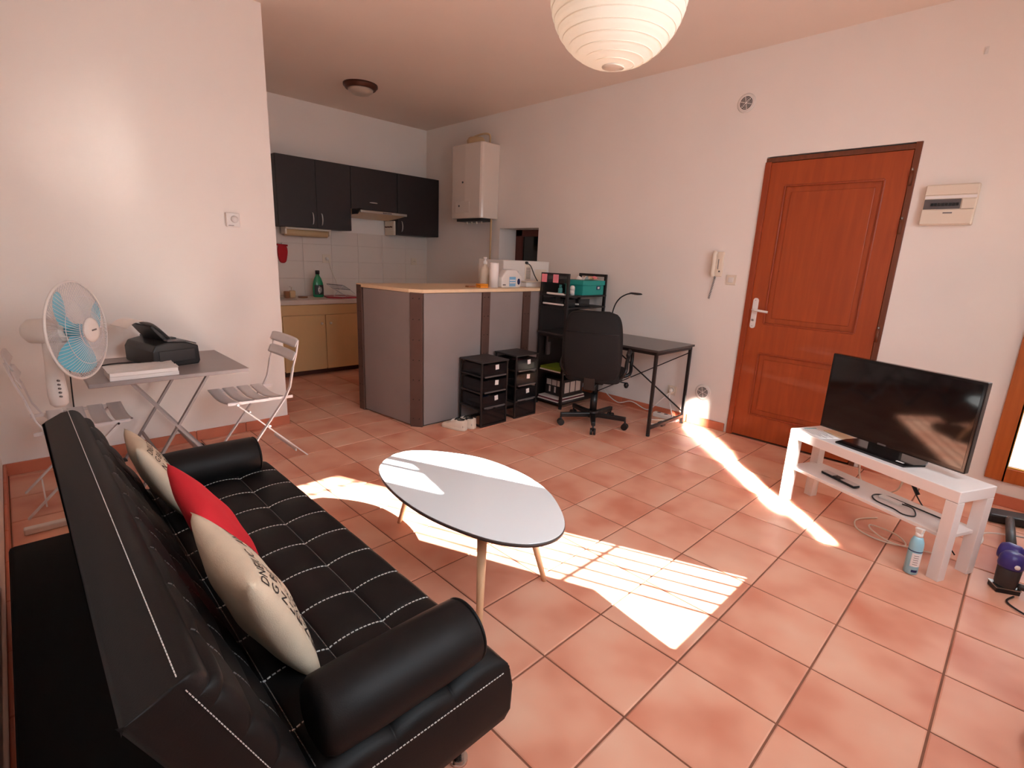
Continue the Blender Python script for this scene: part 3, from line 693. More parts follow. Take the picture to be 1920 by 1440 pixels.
B(MB().box(-0.873, 2.320, tz+0.0215, -0.567, 2.526, tz+0.040), 'paper_stack', m_paper, t)
mb = MB(); mb.grid(lambda u, v: (-0.880+0.320*u, 2.314+0.218*v, tz+0.043+0.004*math.sin(u*23+v*7)*math.sin(v*19)), 30, 20)
B(mb, 'clear_wrap', m_wrap, t)

# fan
t = thing('pedestal_fan', 'white pedestal fan with pale blue blades behind the sofa', 'fan', (-1.09, 2.16, 0))
fp = Vector((-1.09, 2.16, 0))
for a in range(4):
    dv = Vector((math.cos(a*PI/2), math.sin(a*PI/2), 0))
    B(MB().bar(fp+Vector((0,0,0.016)), fp+dv*0.205+Vector((0,0,0.016)), 0.042, 0.030), 'base_foot', m_whiteplastic, t, bevel=0.006)
B(MB().cyl(fp+Vector((0,0,0.02)), fp+Vector((0,0,0.55)), 0.012, n=14), 'lower_pole', m_whiteplastic, t)
B(MB().lathe([(0.018, 0.44), (0.022, 0.46), (0.022, 0.50), (0.014, 0.52)], fp, n=18), 'height_collar', m_whiteplastic, t)
fn = Vector((0.84, -0.54, 0.04)).normalized(); hub = Vector((-0.985, 2.095, 0.965))
cb = MB().lathe([(0.020, 0.60), (0.034, 0.615), (0.038, 0.66), (0.034, 0.74), (0.030, 0.80), (0.026, 0.90), (0.02, 0.92)], fp+Vector((0.0, 0, 0)), n=22, sx=1.0, sy=0.8)
box = B(cb, 'control_box', m_whiteplastic, t)
for k in range(5): B(MB().cyl(fp+Vector((0.006, -0.028, 0.655+k*0.019)), fp+Vector((0.010, -0.037, 0.655+k*0.019)), 0.005, n=8), 'button', m_grasslight, box)
back_c = hub-fn*0.05
B(MB().lathe([(0.0, -0.125), (0.035, -0.122), (0.055, -0.10), (0.058, -0.03), (0.052, 0.03), (0.03, 0.045), (0, 0.046)], hub-fn*0.09, fn, n=26), 'motor_housing', m_whiteplastic, t)
B(MB().cyl(fp+Vector((0,0,0.88)), hub-fn*0.12+Vector((0,0,-0.03)), 0.02, 0.026, n=14), 'neck', m_whiteplastic, t)
q = Vector((0,0,1)).rotation_difference(fn)
GR = 0.222
def gp(r, a, h): return hub + q @ Vector((r*math.cos(a), r*math.sin(a), h))
for side, name in ((1, 'front_guard'), (-1, 'rear_guard')):
    mb = MB()
    for k in range(72):
        a = 2*PI*k/72
        pts = []
        for i in range(9):
            r = 0.05+(GR-0.05)*i/8; h = side*(0.055*(1-(r/GR)**3.0))
            pts.append(gp(r, a+0.25*(1-i/8)*side, h))
        mb.tube(pts, 0.0011, 4)
    for r in (0.085, 0.155):
        mb.tube([gp(r, 2*PI*k/48, side*(0.055*(1-(r/GR)**3.0))+0.002*side) for k in range(48)], 0.0014, 4, True)
    B(mb, name, m_wire, t, fix=False)
B(MB().tube([gp(GR, 2*PI*k/64, 0) for k in range(64)], 0.006, 8, True), 'guard_rim', m_whiteplastic, t)
bd = B(MB().lathe([(0.0, 0.066), (0.04, 0.064), (0.056, 0.058), (0.058, 0.05), (0, 0.048)], hub, fn, n=30), 'centre_badge', m_whiteplastic, t)
B(MB().box(-0.018, -0.003, 0.0655, 0.018, 0.004, 0.067, mat=Matrix.Translation(hub) @ q.to_matrix().to_4x4() @ rot('Z', 60)), 'badge_print', m_grasslight, bd)
for k in range(3):
    a0 = 2*PI*k/3+1.2
    def bl(u, v, a0=a0):
        r = 0.03+0.168*u; wd = 1.0*math.sin(min(1, 0.25+u*0.85)*PI*0.62)
        a = a0+(v-0.5)*wd*1.25; h = (v-0.5)*0.055+0.0
        return gp(r*(1-0.12*abs(2*v-1)**3*u), a, h)
    B(MB().grid(bl, 10, 10), 'blade', m_blue, t)
B(MB().cyl(hub-fn*0.04, hub+fn*0.03, 0.032, 0.028, n=20), 'blade_hub', m_blue, t)

# ================================================================== KITCHEN
def bow_handle(mb, p, axis, L, out, r=0.005):
    p = Vector(p); a = Vector(axis); o = Vector(out)
    pts = spline([p-a*L/2, p-a*L*0.38+o*0.016, p+o*0.026, p+a*L*0.38+o*0.016, p+a*L/2], 6)
    mb.tube(pts, [r*(0.55+0.75*math.sin(PI*i/(len(pts)-1))) for i in range(len(pts))], 8); return mb
YF = 4.83
def wall_cabinet(label, xa, xb, za, zb, doors, handles):
    t = thing('wall_cabinet', label, 'cabinet', ((xa+xb)/2, (YF+YK)/2, za), group='dark kitchen wall cabinets')
    B(MB().box(xa, YF+0.02, za, xb, YK-0.001, zb), 'body', m_darkwoodcab, t)
    for (da, db), hd in zip(doors, handles):
        dd = B(MB().box(da+0.0015, YF, za+0.001, db-0.0015, YF+0.018, zb-0.001), 'door', m_darkwoodcab, t, bevel=0.002)
        if hd[0] == 'v': B(bow_handle(MB(), (hd[1], YF-0.001, hd[2]), (0,0,1), 0.125, (0,-1,0)), 'handle', m_silver, dd)
        else: B(bow_handle(MB(), (hd[1], YF-0.001, hd[2]), (1,0,0), 0.10, (0,-1,0)), 'handle', m_silver, dd)
wall_cabinet('tall dark double-door kitchen wall cabinet over the sink', 0.975, 1.808, 1.612, 2.335, ((0.975, 1.398), (1.398, 1.808)), (('v', 1.345, 1.715), ('v', 1.448, 1.712)))
wall_cabinet('short dark flap-door wall cabinet above the range hood', 1.812, 2.43, 1.865, 2.335, ((1.812, 2.43),), (('h', 2.098, 1.952),))
wall_cabinet('dark single-door kitchen wall cabinet nearest the boiler', 2.434, 3.062, 1.612, 2.335, ((2.434, 3.062),), (('v', 2.488, 1.712),))
t = thing('range_hood', 'slim steel range hood with a beige underside', 'range hood', (2.12, 4.85, 1.78))
B(MB().prism([(4.63, 1.822), (4.64, 1.842), (4.83, 1.864), (5.05, 1.864), (5.05, 1.775), (4.83, 1.795)], 1.814, 2.428, 'x'), 'hood_body', m_beigetop, t, bevel=0.003)
B(MB().box(1.814, 4.612, 1.818, 2.428, 4.636, 1.844), 'front_strip', m_steel, t, bevel=0.002)
B(MB().prism([(4.60, 1.86), (4.80, 1.862), (4.80, 1.80), (4.68, 1.80)], 1.800, 1.8135, 'x'), 'side_cheek', m_blackplastic, t)
for k in range(6): B(MB().box(2.10+k*0.02, 4.608, 1.826, 2.112+k*0.02, 4.613, 1.836), 'switch', m_darkgrey, t)
t = thing('towel_roll_holder', 'white kitchen-roll holder under the double-door wall cabinet', 'holder', (1.32, 4.98, 1.53))
B(MB().box(1.07, 4.90, 1.59, 1.59, 5.05, 1.611).box(1.07, 4.92, 1.535, 1.09, 5.04, 1.60).box(1.57, 4.92, 1.535, 1.59, 5.04, 1.60), 'bracket', m_creamplastic, t, bevel=0.004)
B(MB().cyl((1.09, 4.98, 1.558), (1.57, 4.98, 1.558), 0.038, n=20), 'roll', m_beigehose, t)
t = thing('peg_board', 'small white peg board between hood and right wall cabinet', 'rack', (2.40, 5.0, 1.60))
B(MB().box(2.405, 4.88, 1.60, 2.433, 5.1, 1.775), 'board', m_creamplastic, t, bevel=0.006)
for k in range(3): B(MB().cyl((2.375, 4.92+k*0.06, 1.70), (2.405, 4.92+k*0.06, 1.70), 0.008, n=10), 'peg', m_bronze, t)
# base cabinet, sink top
t = thing('base_cabinet', 'beige two-door sink base cabinet', 'cabinet', (1.3, 4.85, 0))
B(MB().box(0.80, 4.575, 0.075, 1.75, YK-0.01, 0.795), 'body', m_beige, t)
B(MB().box(0.80, 4.64, 0.0, 1.75, 4.66, 0.075), 'kick_board', m_kick, t)
B(MB().box(0.80, 4.555, 0.685, 1.75, 4.573, 0.793), 'top_rail', m_beige, t, bevel=0.002)
for xa, xb, kx in ((0.85, 1.312, 1.265), (1.32, 1.75, 1.368)):
    dd = B(MB().box(xa, 4.555, 0.065, xb, 4.573, 0.678), 'door', m_beige, t, bevel=0.003)
    B(MB().lathe([(0.006, 0), (0.007, 0.012), (0.015, 0.020), (0.013, 0.028), (0, 0.03)], (kx, 4.555, 0.585), (0,-1,0), 14), 'knob', m_creamplastic, dd)
mb = MB().box(0.30, 4.535, 0.797, 1.78, YK-0.01, 0.845)
wt = B(mb, 'sink_worktop', m_sinktop, bevel=0.006, label='pale one-piece sink worktop on the beige cabinet', cat='worktop')
B(MB().box(0.42, 4.65, 0.840, 1.05, 4.98, 0.8475), 'basin_rim', m_steel, wt, bevel=0.003)
t = thing('base_unit', 'low beige kitchen unit behind the bar', 'cabinet', (2.42, 4.85, 0))
B(MB().box(1.79, 4.575, 0.075, 3.06, YK-0.01, 0.80), 'body', m_beige, t); B(MB().box(1.79, 4.64, 0, 3.06, 4.66, 0.075), 'kick_board', m_kick, t); B(MB().box(1.79, 4.54, 0.801, 3.06, YK-0.01, 0.84), 'top', m_sinktop, t, bevel=0.004)
zc = 0.845
t = thing('dish_soap_bottle', 'green plastic cleaning bottle with black cap by the sink', 'bottle', (1.40, 4.90, zc))
B(MB().lathe([(0.05, 0), (0.062, 0.01), (0.064, 0.10), (0.058, 0.16), (0.040, 0.215), (0.022, 0.245), (0.018, 0.262)], (1.40, 4.90, zc), n=24, sy=0.6), 'body', m_greenbottle, t)
B(MB().lathe([(0.023, 0.262), (0.024, 0.30), (0.018, 0.305)], (1.40, 4.90, zc), n=16), 'cap', m_blackplastic, t)
mb = MB().grid(lambda u, v: (1.40+0.0655*math.sin((u-0.5)*1.9), 4.90-0.0405*math.cos((u-0.5)*1.9), zc+0.03+0.11*v), 12, 4)
B(mb, 'label_sticker', m_darkgrey, t)
mb = MB()
for k in range(5):
    r = 0.018+0.012*(k % 3); mb.tube([(1.40+0.0665*math.sin(0.3*math.cos(a)*(k/5)-0.25+0.1*k), 4.90-0.0425*math.cos(0.3*math.cos(a)*(k/5)-0.25+0.1*k), zc+0.085+r*math.sin(a)) for a in [2*PI*i/14 for i in range(14)]], 0.002, 4, True)
B(mb, 'label_print', m_label, t)
t = thing('soap_dispenser', 'small brown soap dispenser with pump on the sink top', 'dispenser', (1.06, 4.88, zc))
B(MB().box(1.0, 4.85, zc, 1.055, 4.905, zc+0.075), 'holder', m_brownjar, t, bevel=0.012); B(MB().box(1.06, 4.86, zc, 1.125, 4.91, zc+0.08), 'bottle', m_beigehose, t, bevel=0.012)
B(MB().cyl((1.09, 4.885, zc+0.08), (1.09, 4.885, zc+0.115), 0.008, n=10).bar((1.09, 4.885, zc+0.118), (1.065, 4.875, zc+0.122), 0.012, 0.008), 'pump', m_creamplastic, t)
B(MB().lathe([(0.0, 0), (0.05, 0.0), (0.055, 0.008), (0.05, 0.016), (0.0, 0.012)], (1.20, 4.86, zc), n=22), 'soap_dish', m_brownjar, label='low round brown dish between dispenser and green bottle', cat='dish')
t = thing('dish_rack', 'white wire dish rack standing on a red tray', 'dish rack', (1.62, 4.80, zc))
B(MB().prism([(1.42, 4.72), (1.55, 4.62), (1.775, 4.64), (1.775, 4.95), (1.48, 4.95)], zc+0.001, zc+0.016), 'tray', m_redtray, t, bevel=0.004)
mb = MB()
fr = [(1.47, 4.82, zc+0.155), (1.62, 4.72, zc+0.145), (1.72, 4.74, zc+0.09), (1.57, 4.88, zc+0.10)]
mb.tube(fr, 0.0035, 6, True)
for k in range(9):
    a = Vector(fr[0]).lerp(Vector(fr[1]), k/8); b = Vector(fr[3]).lerp(Vector(fr[2]), k/8); mb.tube([a, b], 0.0022, 5)
B(mb, 'upper_grid', m_greyplastic, t)
mb = MB()
for a, b in ((fr[2], (1.77, 4.67, zc+0.02)), (fr[3], (1.66, 4.68, zc+0.02)), (fr[1], (1.50, 4.72, zc+0.02)), (fr[0], (1.72, 4.93, zc+0.02)), ((1.50, 4.72, zc+0.02), (1.62, 4.66, zc+0.02))): mb.tube([a, b], 0.0035, 6)
B(mb, 'wire_leg', m_whitepaint, t)
t = thing('oven_mitt', 'red oven mitt hanging on the kitchen wall', 'oven mitt', (1.09, YK-0.03, 1.22))
mitt = spline([(*p, 0) for p in [(1.045, 1.40), (1.038, 1.30), (1.055, 1.235), (1.09, 1.218), (1.125, 1.235), (1.142, 1.30), (1.148, 1.35), (1.138, 1.40), (1.09, 1.412)]], 6, True)
B(MB().prism([(p.x, p.y) for p in mitt], YK-0.045, YK-0.016, 'y', True), 'mitt', m_ovenred, t, bevel=0.01)
B(MB().cyl((1.03, YK-0.032, 1.418), (1.15, YK-0.032, 1.412), 0.010, n=10), 'hanging_tab', m_ovenred, t)
B(MB().cyl((1.09, YK-0.012, 1.432), (1.09, YK-0.032, 1.436), 0.005, n=8), 'hook', m_steel, t)
def socket(name, label, c, nrm, s=0.08, plug=False, group=None):
    c = Vector(c); n = Vector(nrm); t = thing(name, label, 'socket', c, group=group)
    q = Vector((0,0,1)).rotation_difference(n).to_matrix().to_4x4(); m = Matrix.Translation(c) @ q
    B(MB().box(-s/2, -s/2, 0, s/2, s/2, 0.009).xf(m), 'plate', m_creamplastic, t, bevel=0.003)
    B(MB().lathe([(0.027, 0.009), (0.026, 0.0115), (0.022, 0.0115), (0.021, 0.0095), (0, 0.0095)], n=22).xf(m), 'outlet', m_creamplastic, t)
    B(MB().cyl((0.008, 0, 0.009), (0.008, 0, 0.0105), 0.003, n=8).cyl((-0.008, 0, 0.009), (-0.008, 0, 0.0105), 0.003, n=8).xf(m), 'contact', m_darkgrey, t)
    if plug: B(MB().lathe([(0.018, 0.010), (0.019, 0.03), (0.013, 0.045), (0, 0.046)], n=16).xf(m), 'plug', m_whiteplastic, t)
    return t
socket('wall_socket', 'wall socket above the green bottle', (1.61, YK-0.01, 1.28), (0,-1,0), 0.10, True)
socket('wall_socket', 'wall socket near the kitchen corner', (2.853, YK-0.01, 1.28), (0,-1,0), 0.09)
B(MB().tube(spline([(1.62, YK-0.05, 1.27), (1.66, YK-0.03, 1.15), (1.72, YK-0.03, 1.0), (1.75, YK-0.03, 0.90)], 8), 0.004, 6), 'power_cable', m_creamplastic, label='pale cable hanging from the socket above the sink', cat='cable')
socket('wall_socket', 'wall socket just above the bar top', (XW-0.001, 3.93, 1.24), (-1,0,0), 0.08)

# ================================================================== BAR COUNTER
t = thing('bar_counter', 'grey panelled kitchen bar with brown bolted straps and beige top', 'bar counter', (1.9, 2.7, 0))
BZ, BT = 1.085, 1.113
f = [(0.963, 3.116), (1.035, 2.425), (1.095, 2.345), (3.065, 2.345)]
B(MB().prism([(0.985, 3.10), (1.055, 2.44), (1.105, 2.362), (3.065, 2.362), (3.065, 2.50), (1.15, 2.50), (1.12, 3.10)], 0.0, BZ), 'core', m_darkgrey, t)
B(MB().prism([(0.950, 3.13), (1.020, 2.425), (1.088, 2.332), (3.067, 2.332), (3.067, 3.05), (2.0, 3.05), (1.3, 3.13)], BZ, BT), 'counter_top', m_beigetop, t, bevel=0.004)
def strip(p0, p1, a, b, z0, z1, th, off=0.0):
    p0, p1 = Vector((*p0, 0)), Vector((*p1, 0)); d = (p1-p0).normalized(); n = Vector((d.y, -d.x, 0))
    A = p0+d*a+n*(off-0.018); Bp = p0+d*b+n*(off-0.018); C = Bp+n*(th+0.018); D = A+n*(th+0.018)
    return MB().prism([(A.x, A.y), (D.x, D.y), (C.x, C.y), (Bp.x, Bp.y)], z0, z1), n, d
segs = [(f[0], f[1], 0.07, 0.685), (f[2], f[3], 0.012, 0.603), (f[2], f[3], 0.69, 1.103), (f[2], f[3], 1.20, 1.96)]
for p0, p1, a, b in segs:
    B(strip(p0, p1, a, b, 0.012, BZ-0.003, 0.0)[0], 'panel', m_bargrey, t, bevel=0.002)
def post(p0, p1, a, b, label=None):
    mb, n, d = strip(p0, p1, a, b, 0.0, BZ+0.022 if label else BZ+0.003, 0.012)
    o = B(mb, 'strap', m_barpost, t, bevel=0.002)
    q0 = Vector((*p0, 0))
    for k in range(7):
        for s in (0.25, 0.75):
            c = q0+d*(a+(b-a)*s)+n*0.012+Vector((0, 0, 0.07+k*0.162))
            B(MB().lathe([(0.0055, 0), (0.0045, 0.003), (0, 0.004)], c, n, 8), 'bolt', m_bolt, o)
post(f[0], f[1], -0.01, 0.062, True); post(f[1], f[2], 0.0, 0.10, True); post(f[2], f[3], 0.607, 0.693); post(f[2], f[3], 1.107, 1.198)
# things on the bar
t = thing('paper_towel_roll', 'white paper towel roll standing on the bar', 'paper towel', (1.97, 2.50, BT))
B(MB().lathe([(0.042, 0), (0.0425, 0.215), (0.040, 0.217), (0.018, 0.217), (0.018, 0.20), (0, 0.20)], (1.97, 2.50, BT), n=28), 'roll', m_paper, t)
B(MB().lathe([(0.0435, 0.0), (0.0435, 0.004), (0.0, 0.004)], (1.97, 2.50, BT), n=28), 'roll_end', m_paper, t)
t = thing('pump_bottle', 'tall pale pump bottle behind the paper towel roll', 'bottle', (1.985, 2.64, BT))
c = (1.985, 2.64, BT)
B(MB().lathe([(0.04, 0), (0.045, 0.01), (0.045, 0.15), (0.03, 0.175), (0.016, 0.185), (0.016, 0.20)], c, n=22), 'body', m_creamplastic, t)
B(MB().lathe([(0.020, 0.20), (0.020, 0.225), (0.010, 0.23), (0.008, 0.245), (0.017, 0.25), (0.017, 0.262), (0, 0.264)], c, n=16), 'pump', m_paper, t)
t = thing('sponge_pack', 'orange sponges on the bar beside the paper towel', 'sponge', (1.80, 2.50, BT))
for k in range(2): B(MB().box(1.775, 2.45, BT+0.018*k, 1.865, 2.52, BT+0.016+0.018*k), 'sponge', m_orange, t, bevel=0.004)
B(MB().box(1.68, 2.50, BT, 1.77, 2.55, BT+0.016), 'sponge', m_brownjar, t, bevel=0.004)
t = thing('bleach_jug', 'white plastic jug with a blue label on the bar', 'jug', (2.14, 2.47, BT))
def jug(u, v): return None
prof = [(-0.125, 0.0), (0.105, 0.0), (0.125, 0.02), (0.125, 0.10), (0.10, 0.125), (0.05, 0.165), (-0.07, 0.16), (-0.125, 0.09)]
B(MB().prism([(2.14+p[0], BT+p[1]) for p in prof], 2.435, 2.515, 'y'), 'body', m_whiteplastic, t, bevel=0.012)
B(MB().cyl((2.225, 2.475, BT+0.118), (2.232, 2.475, BT+0.155), 0.016, n=14), 'spout', m_whiteplastic, t)
B(MB().cyl((2.228, 2.458, BT+0.14), (2.228, 2.455, BT+0.14), 0.006, n=10), 'spout_mark', m_navy, t)
B(MB().box(2.105, 2.4335, BT+0.012, 2.185, 2.436, BT+0.098), 'label_sticker', m_bluelabel, t)
B(MB().box(2.11, 2.4325, BT+0.04, 2.18, 2.4337, BT+0.05).box(2.11, 2.4325, BT+0.062, 2.18, 2.4337, BT+0.072), 'label_print', m_label, t)
B(MB().prism([(2.225+0.018*math.cos(a), BT+0.055+0.028*math.sin(a)) for a in [2*PI*k/18 for k in range(18)]], 2.433, 2.436, 'y'), 'label_emblem', m_navy, t)
B(MB().box(2.025, 2.4335, BT+0.02, 2.06, 2.436, BT+0.032), 'small_print', m_grasslight, t)
t = thing('microwave', 'white microwave oven seen from the back on the bar', 'microwave', (2.56, 2.79, BT))
mx0, mx1, my0, my1, mz1 = 2.20, 2.845, 2.62, 2.98, 1.358
B(MB().box(mx0, my0, BT+0.012, mx1, my1, mz1), 'body', m_whiteplastic, t, bevel=0.006)
for xx in (mx0+0.05, mx1-0.05):
    for yy in (my0+0.05, my1-0.05): B(MB().cyl((xx, yy, BT), (xx, yy, BT+0.013), 0.014, n=10), 'foot', m_blackplastic, t)
B(MB().box(mx0+0.29, my0-0.008, BT+0.06, mx0+0.37, my0, mz1-0.03), 'vent_panel', m_creamplastic, t, bevel=0.003)
for k in range(8): B(MB().box(mx0+0.30, my0-0.010, BT+0.075+k*0.014, mx0+0.36, my0-0.007, BT+0.081+k*0.014), 'vent_slot', m_grasslight, t)
B(MB().box(mx0+0.44, my0-0.006, BT+0.05, mx1-0.04, my0, mz1-0.08), 'rear_cover', m_creamplastic, t, bevel=0.003)
cb = B(MB().tube(spline([(2.50, 2.612, 1.34), (2.53, 2.58, 1.31), (2.56, 2.55, 1.22), (2.60, 2.52, 1.15), (2.66, 2.50, 1.13), (2.73, 2.50, 1.122)], 8), 0.005, 8), 'power_cable', m_blackplastic, t)
B(MB().cyl((2.50, 2.622, 1.34), (2.505, 2.60, 1.338), 0.014, n=12), 'cable_gland', m_blackplastic, cb)
t = thing('plastic_container', 'low clear plastic food box in front of the microwave', 'container', (2.47, 2.53, BT))
B(MB().box(2.37, 2.47, BT, 2.58, 2.58, BT+0.045), 'tub', m_wrap, t, bevel=0.008); B(MB().box(2.36, 2.46, BT+0.046, 2.59, 2.59, BT+0.054), 'lid', m_creamplastic, t, bevel=0.003)

# ================================================================== BOILER
t = thing('wall_boiler', 'white wall-hung gas boiler beside the kitchen cabinets', 'boiler', (2.94, 3.95, 1.81))
bx, by0, by1, bz0, bz1 = 2.80, 3.668, 4.23, 1.815, 2.63
B(MB().prism([(XW-0.002, by0), (bx+0.035, by0), (bx+0.012, by0+0.012), (bx, by0+0.03), (bx-0.012, (by0+by1)/2), (bx, by1-0.03), (bx+0.012, by1-0.012), (bx+0.035, by1), (XW-0.002, by1)], bz0, bz1, smooth=False), 'casing', m_boiler, t, bevel=0.012, seg=3)
cp = B(MB().box(bx-0.014, 3.86, bz0+0.06, bx+0.01, 4.13, bz0+0.19), 'control_flap', m_boiler, t, bevel=0.01)
B(MB().cyl((bx-0.016, 4.05, bz0+0.14), (bx-0.012, 4.05, bz0+0.14), 0.012, n=12), 'indicator', m_darkgrey, cp)
B(MB().cyl((bx-0.018, 3.99, bz0+0.40), (bx-0.008, 3.99, bz0+0.40), 0.011, n=12), 'gauge', m_darkgrey, t)
B(MB().box(bx+0.05, by0+0.05, bz0-0.03, XW-0.05, by1-0.06, bz0), 'valve_plate', m_darkgrey, t)
for k in range(4): B(MB().cyl((2.93, 3.80+k*0.09, bz0-0.055), (2.93, 3.80+k*0.09, bz0), 0.010, n=10), 'valve', m_creamplastic, t)
B(MB().cyl((3.0, 3.71, 1.12), (3.0, 3.71, bz0), 0.011, n=12), 'gas_pipe', m_beigehose, t)
B(MB().lathe([(0.085, 0.0), (0.092, 0.02), (0.085, 0.04), (0.092, 0.06), (0.075, 0.09), (0.05, 0.095), (0, 0.096)], (2.94, 3.95, bz1-0.005), n=24, sy=1.35), 'flue_elbow', m_beigehose, t)
B(MB().tube(spline([(2.94, 3.98, bz1+0.10), (2.95, 3.90, bz1+0.115), (2.96, 3.80, bz1+0.115), (2.97, 3.74, bz1+0.09), (2.97, 3.735, bz1-0.005)], 8), 0.011, 8), 'flue_hose', m_beigehose, t)

# ================================================================== DESK WITH SHELF TOWER
t = thing('desk', 'black steel desk with a built-in open shelf tower', 'desk', (2.7, 1.67, 0))
DZ = 0.712; ux0, ux1, uy0, uym, uy1, uz = 2.42, 2.985, 1.05, 2.0, 2.31, 1.262
B(MB().box(ux0-0.03, uy0-0.03, DZ-0.012, ux1+0.015, uy1+0.012, DZ+0.006), 'desk_top', m_desktop, t, bevel=0.002)
tb = 0.024
def legp(x, y, z1): return B(MB().box(x-tb/2, y-tb/2, 0.014, x+tb/2, y+tb/2, z1), 'leg', m_blacksteel, t, bevel=0.002)
for x in (ux0, ux1):
    l = legp(x, uy0, DZ-0.012); B(MB().cyl((x, uy0, 0), (x, uy0, 0.016), 0.016, n=10), 'levelling_foot', m_blackplastic, l)
    for y in (uym, uy1):
        l = legp(x, y, uz); B(MB().cyl((x, y, 0), (x, y, 0.016), 0.016, n=10), 'levelling_foot', m_blackplastic, l)
    B(MB().bar((x, uym+tb/2, uz-tb/2), (x, uy1-tb/2, uz-tb/2), tb, tb), 'top_rail', m_blacksteel, t, bevel=0.002)
    B(MB().bar((x, uy0, DZ-0.026), (x, uy1, DZ-0.026), tb, tb), 'side_rail', m_blacksteel, t)
B(MB().bar((ux0, uy0, DZ-0.026), (ux1, uy0, DZ-0.026), tb, tb), 'end_rail', m_blacksteel, t)
B(MB().bar((ux0, uy0, 0.07), (ux1, uy0, 0.07), tb, tb), 'end_rail', m_blacksteel, t)
B(MB().bar((ux1+0.004, 1.06, 0.64), (ux1+0.004, uym, 0.09), 0.008, 0.014, up=(1,0,0)), 'cross_brace', m_blacksteel, t)
B(MB().bar((ux1+0.012, 1.05, 0.10), (ux1+0.012, uym, 0.66), 0.008, 0.014, up=(1,0,0)), 'cross_brace', m_blacksteel, t)
for z in (0.055, 0.345, 0.960, 1.068): B(MB().box(ux0-0.014, uym-0.014, z-0.016, ux1+0.014, uy1+0.014, z), 'shelf', m_blacksteel, t, bevel=0.002)
B(MB().box(ux0, uy1+0.013, 1.07, ux1, uy1+0.019, 1.20), 'back_plate', m_blacksteel, t)
B(MB().box(ux0, uy1+0.013, 0.06, ux1, uy1+0.019, 0.95), 'back_plate', m_blacksteel, t)
# objects on the tower
sz = 1.068
t = thing('storage_box', 'teal card box with lid on the top shelf of the tower', 'box', (2.80, 2.10, sz))
B(MB().box(2.63, 1.995, sz, 2.955, 2.205, sz+0.105), 'box_body', m_teal, t, bevel=0.003); B(MB().box(2.615, 1.985, sz+0.092, 2.96, 2.215, sz+0.135), 'lid', m_teal, t, bevel=0.003)
B(MB().box(2.84, 1.9935, sz+0.05, 2.90, 1.996, sz+0.085), 'label_holder', m_navy, t); B(MB().box(2.855, 1.992, sz+0.058, 2.885, 1.994, sz+0.077), 'label_card', m_label, t)
t = thing('paper_heap', 'crumpled pink and white papers on the teal box', 'paper', (2.86, 2.10, sz+0.136))
for k, (x, y, mm) in enumerate(((2.76, 2.10, m_paper), (2.83, 2.08, m_beigehose), (2.90, 2.10, m_pink))):
    B(MB().grid(lambda u, v, x=x, y=y, k=k: (x-0.045+0.09*u, y-0.05+0.10*v, sz+0.140+0.035*abs(math.sin(u*4+k)*math.cos(v*3+k))), 8, 8, False), 'sheet', mm, t)
for (yy, zz, lab) in ((2.275, 1.213, 'square pink sticky note at the far post of the shelf tower'), (2.135, 1.213, 'square pink sticky note on the rail above the teal spray bottle')):
    B(MB().box(ux0-0.020, yy-0.03, zz-0.037, ux0-0.013, yy+0.03, zz+0.037), 'sticky_note', m_pink, label=lab, cat='sticky note', group='pink sticky notes')
B(MB().box(ux0-0.011, 2.0, 1.175, ux0-0.008, 2.31, 1.245), 'clear_sleeve', m_smoke, label='translucent strip behind the pink notes', cat='strip')
t = thing('spray_bottle', 'small teal spray bottle on the top shelf below the pink notes', 'bottle', (2.47, 2.13, sz))
B(MB().lathe([(0.018, 0), (0.02, 0.005), (0.02, 0.055), (0.012, 0.065)], (2.47, 2.13, sz), n=16), 'body', m_tealspray, t); B(MB().lathe([(0.013, 0.065), (0.013, 0.09), (0, 0.092)], (2.47, 2.13, sz), n=14), 'cap', m_tealspray, t)
t = thing('deodorant', 'white roll-on stick beside the teal box', 'deodorant', (2.56, 2.06, sz))
B(MB().lathe([(0.021, 0), (0.022, 0.045)], (2.56, 2.06, sz), n=18), 'body', m_whiteplastic, t); B(MB().lathe([(0.023, 0.045), (0.023, 0.07), (0.015, 0.085), (0, 0.088)], (2.56, 2.06, sz), n=18), 'cap', m_whiteplastic, t)
t = thing('plastic_tray', 'flat white plastic tray on the top shelf of the tower', 'tray', (2.43, 2.13, sz))
B(MB().box(2.40, 2.03, sz, 2.48, 2.235, sz+0.008).box(2.398, 2.03, sz+0.001, 2.408, 2.235, sz+0.018), 'tray_body', m_whiteplastic, t, bevel=0.004)
for (y0_, y1_, xx, lab) in ((2.025, 2.27, 2.40, 'left clear organiser drawer with a white front on the tower'), (2.02, 2.24, 2.61, 'right clear organiser drawer with a white front on the tower')):
    t = thing('organiser_drawer', lab, 'drawer', (xx, 2.14, 0.960), group='clear organiser drawers')
    B(MB().box(xx, y0_, 0.960, xx+0.17, y1_, 0.972).box(xx, y0_, 0.972, xx+0.006, y0_+0.006, 1.03).box(xx, y0_, 0.97, xx+0.17, y0_+0.004, 1.03).box(xx, y1_-0.004, 0.97, xx+0.17, y1_, 1.03), 'drawer_box', m_smoke, t)
    B(MB().box(xx-0.008, y0_-0.006, 0.976, xx+0.003, y1_+0.002, 0.992), 'front_lip', m_whiteplastic, t, bevel=0.004)
    B(MB().box(xx-0.002, y0_, 0.992, xx, y1_, 1.035), 'front_pane', m_smoke, t)
t = thing('notebook_stack', 'stack of green notebooks on the middle tower shelf', 'notebook', (2.55, 2.14, 0.345))
for k, mm in enumerate((m_paper, m_green, m_green)): B(MB().box(2.415+0.004*k, 2.02+0.006*k, 0.346+k*0.012, 2.66, 2.28, 0.357+k*0.012), 'notebook', mm, t, bevel=0.001)
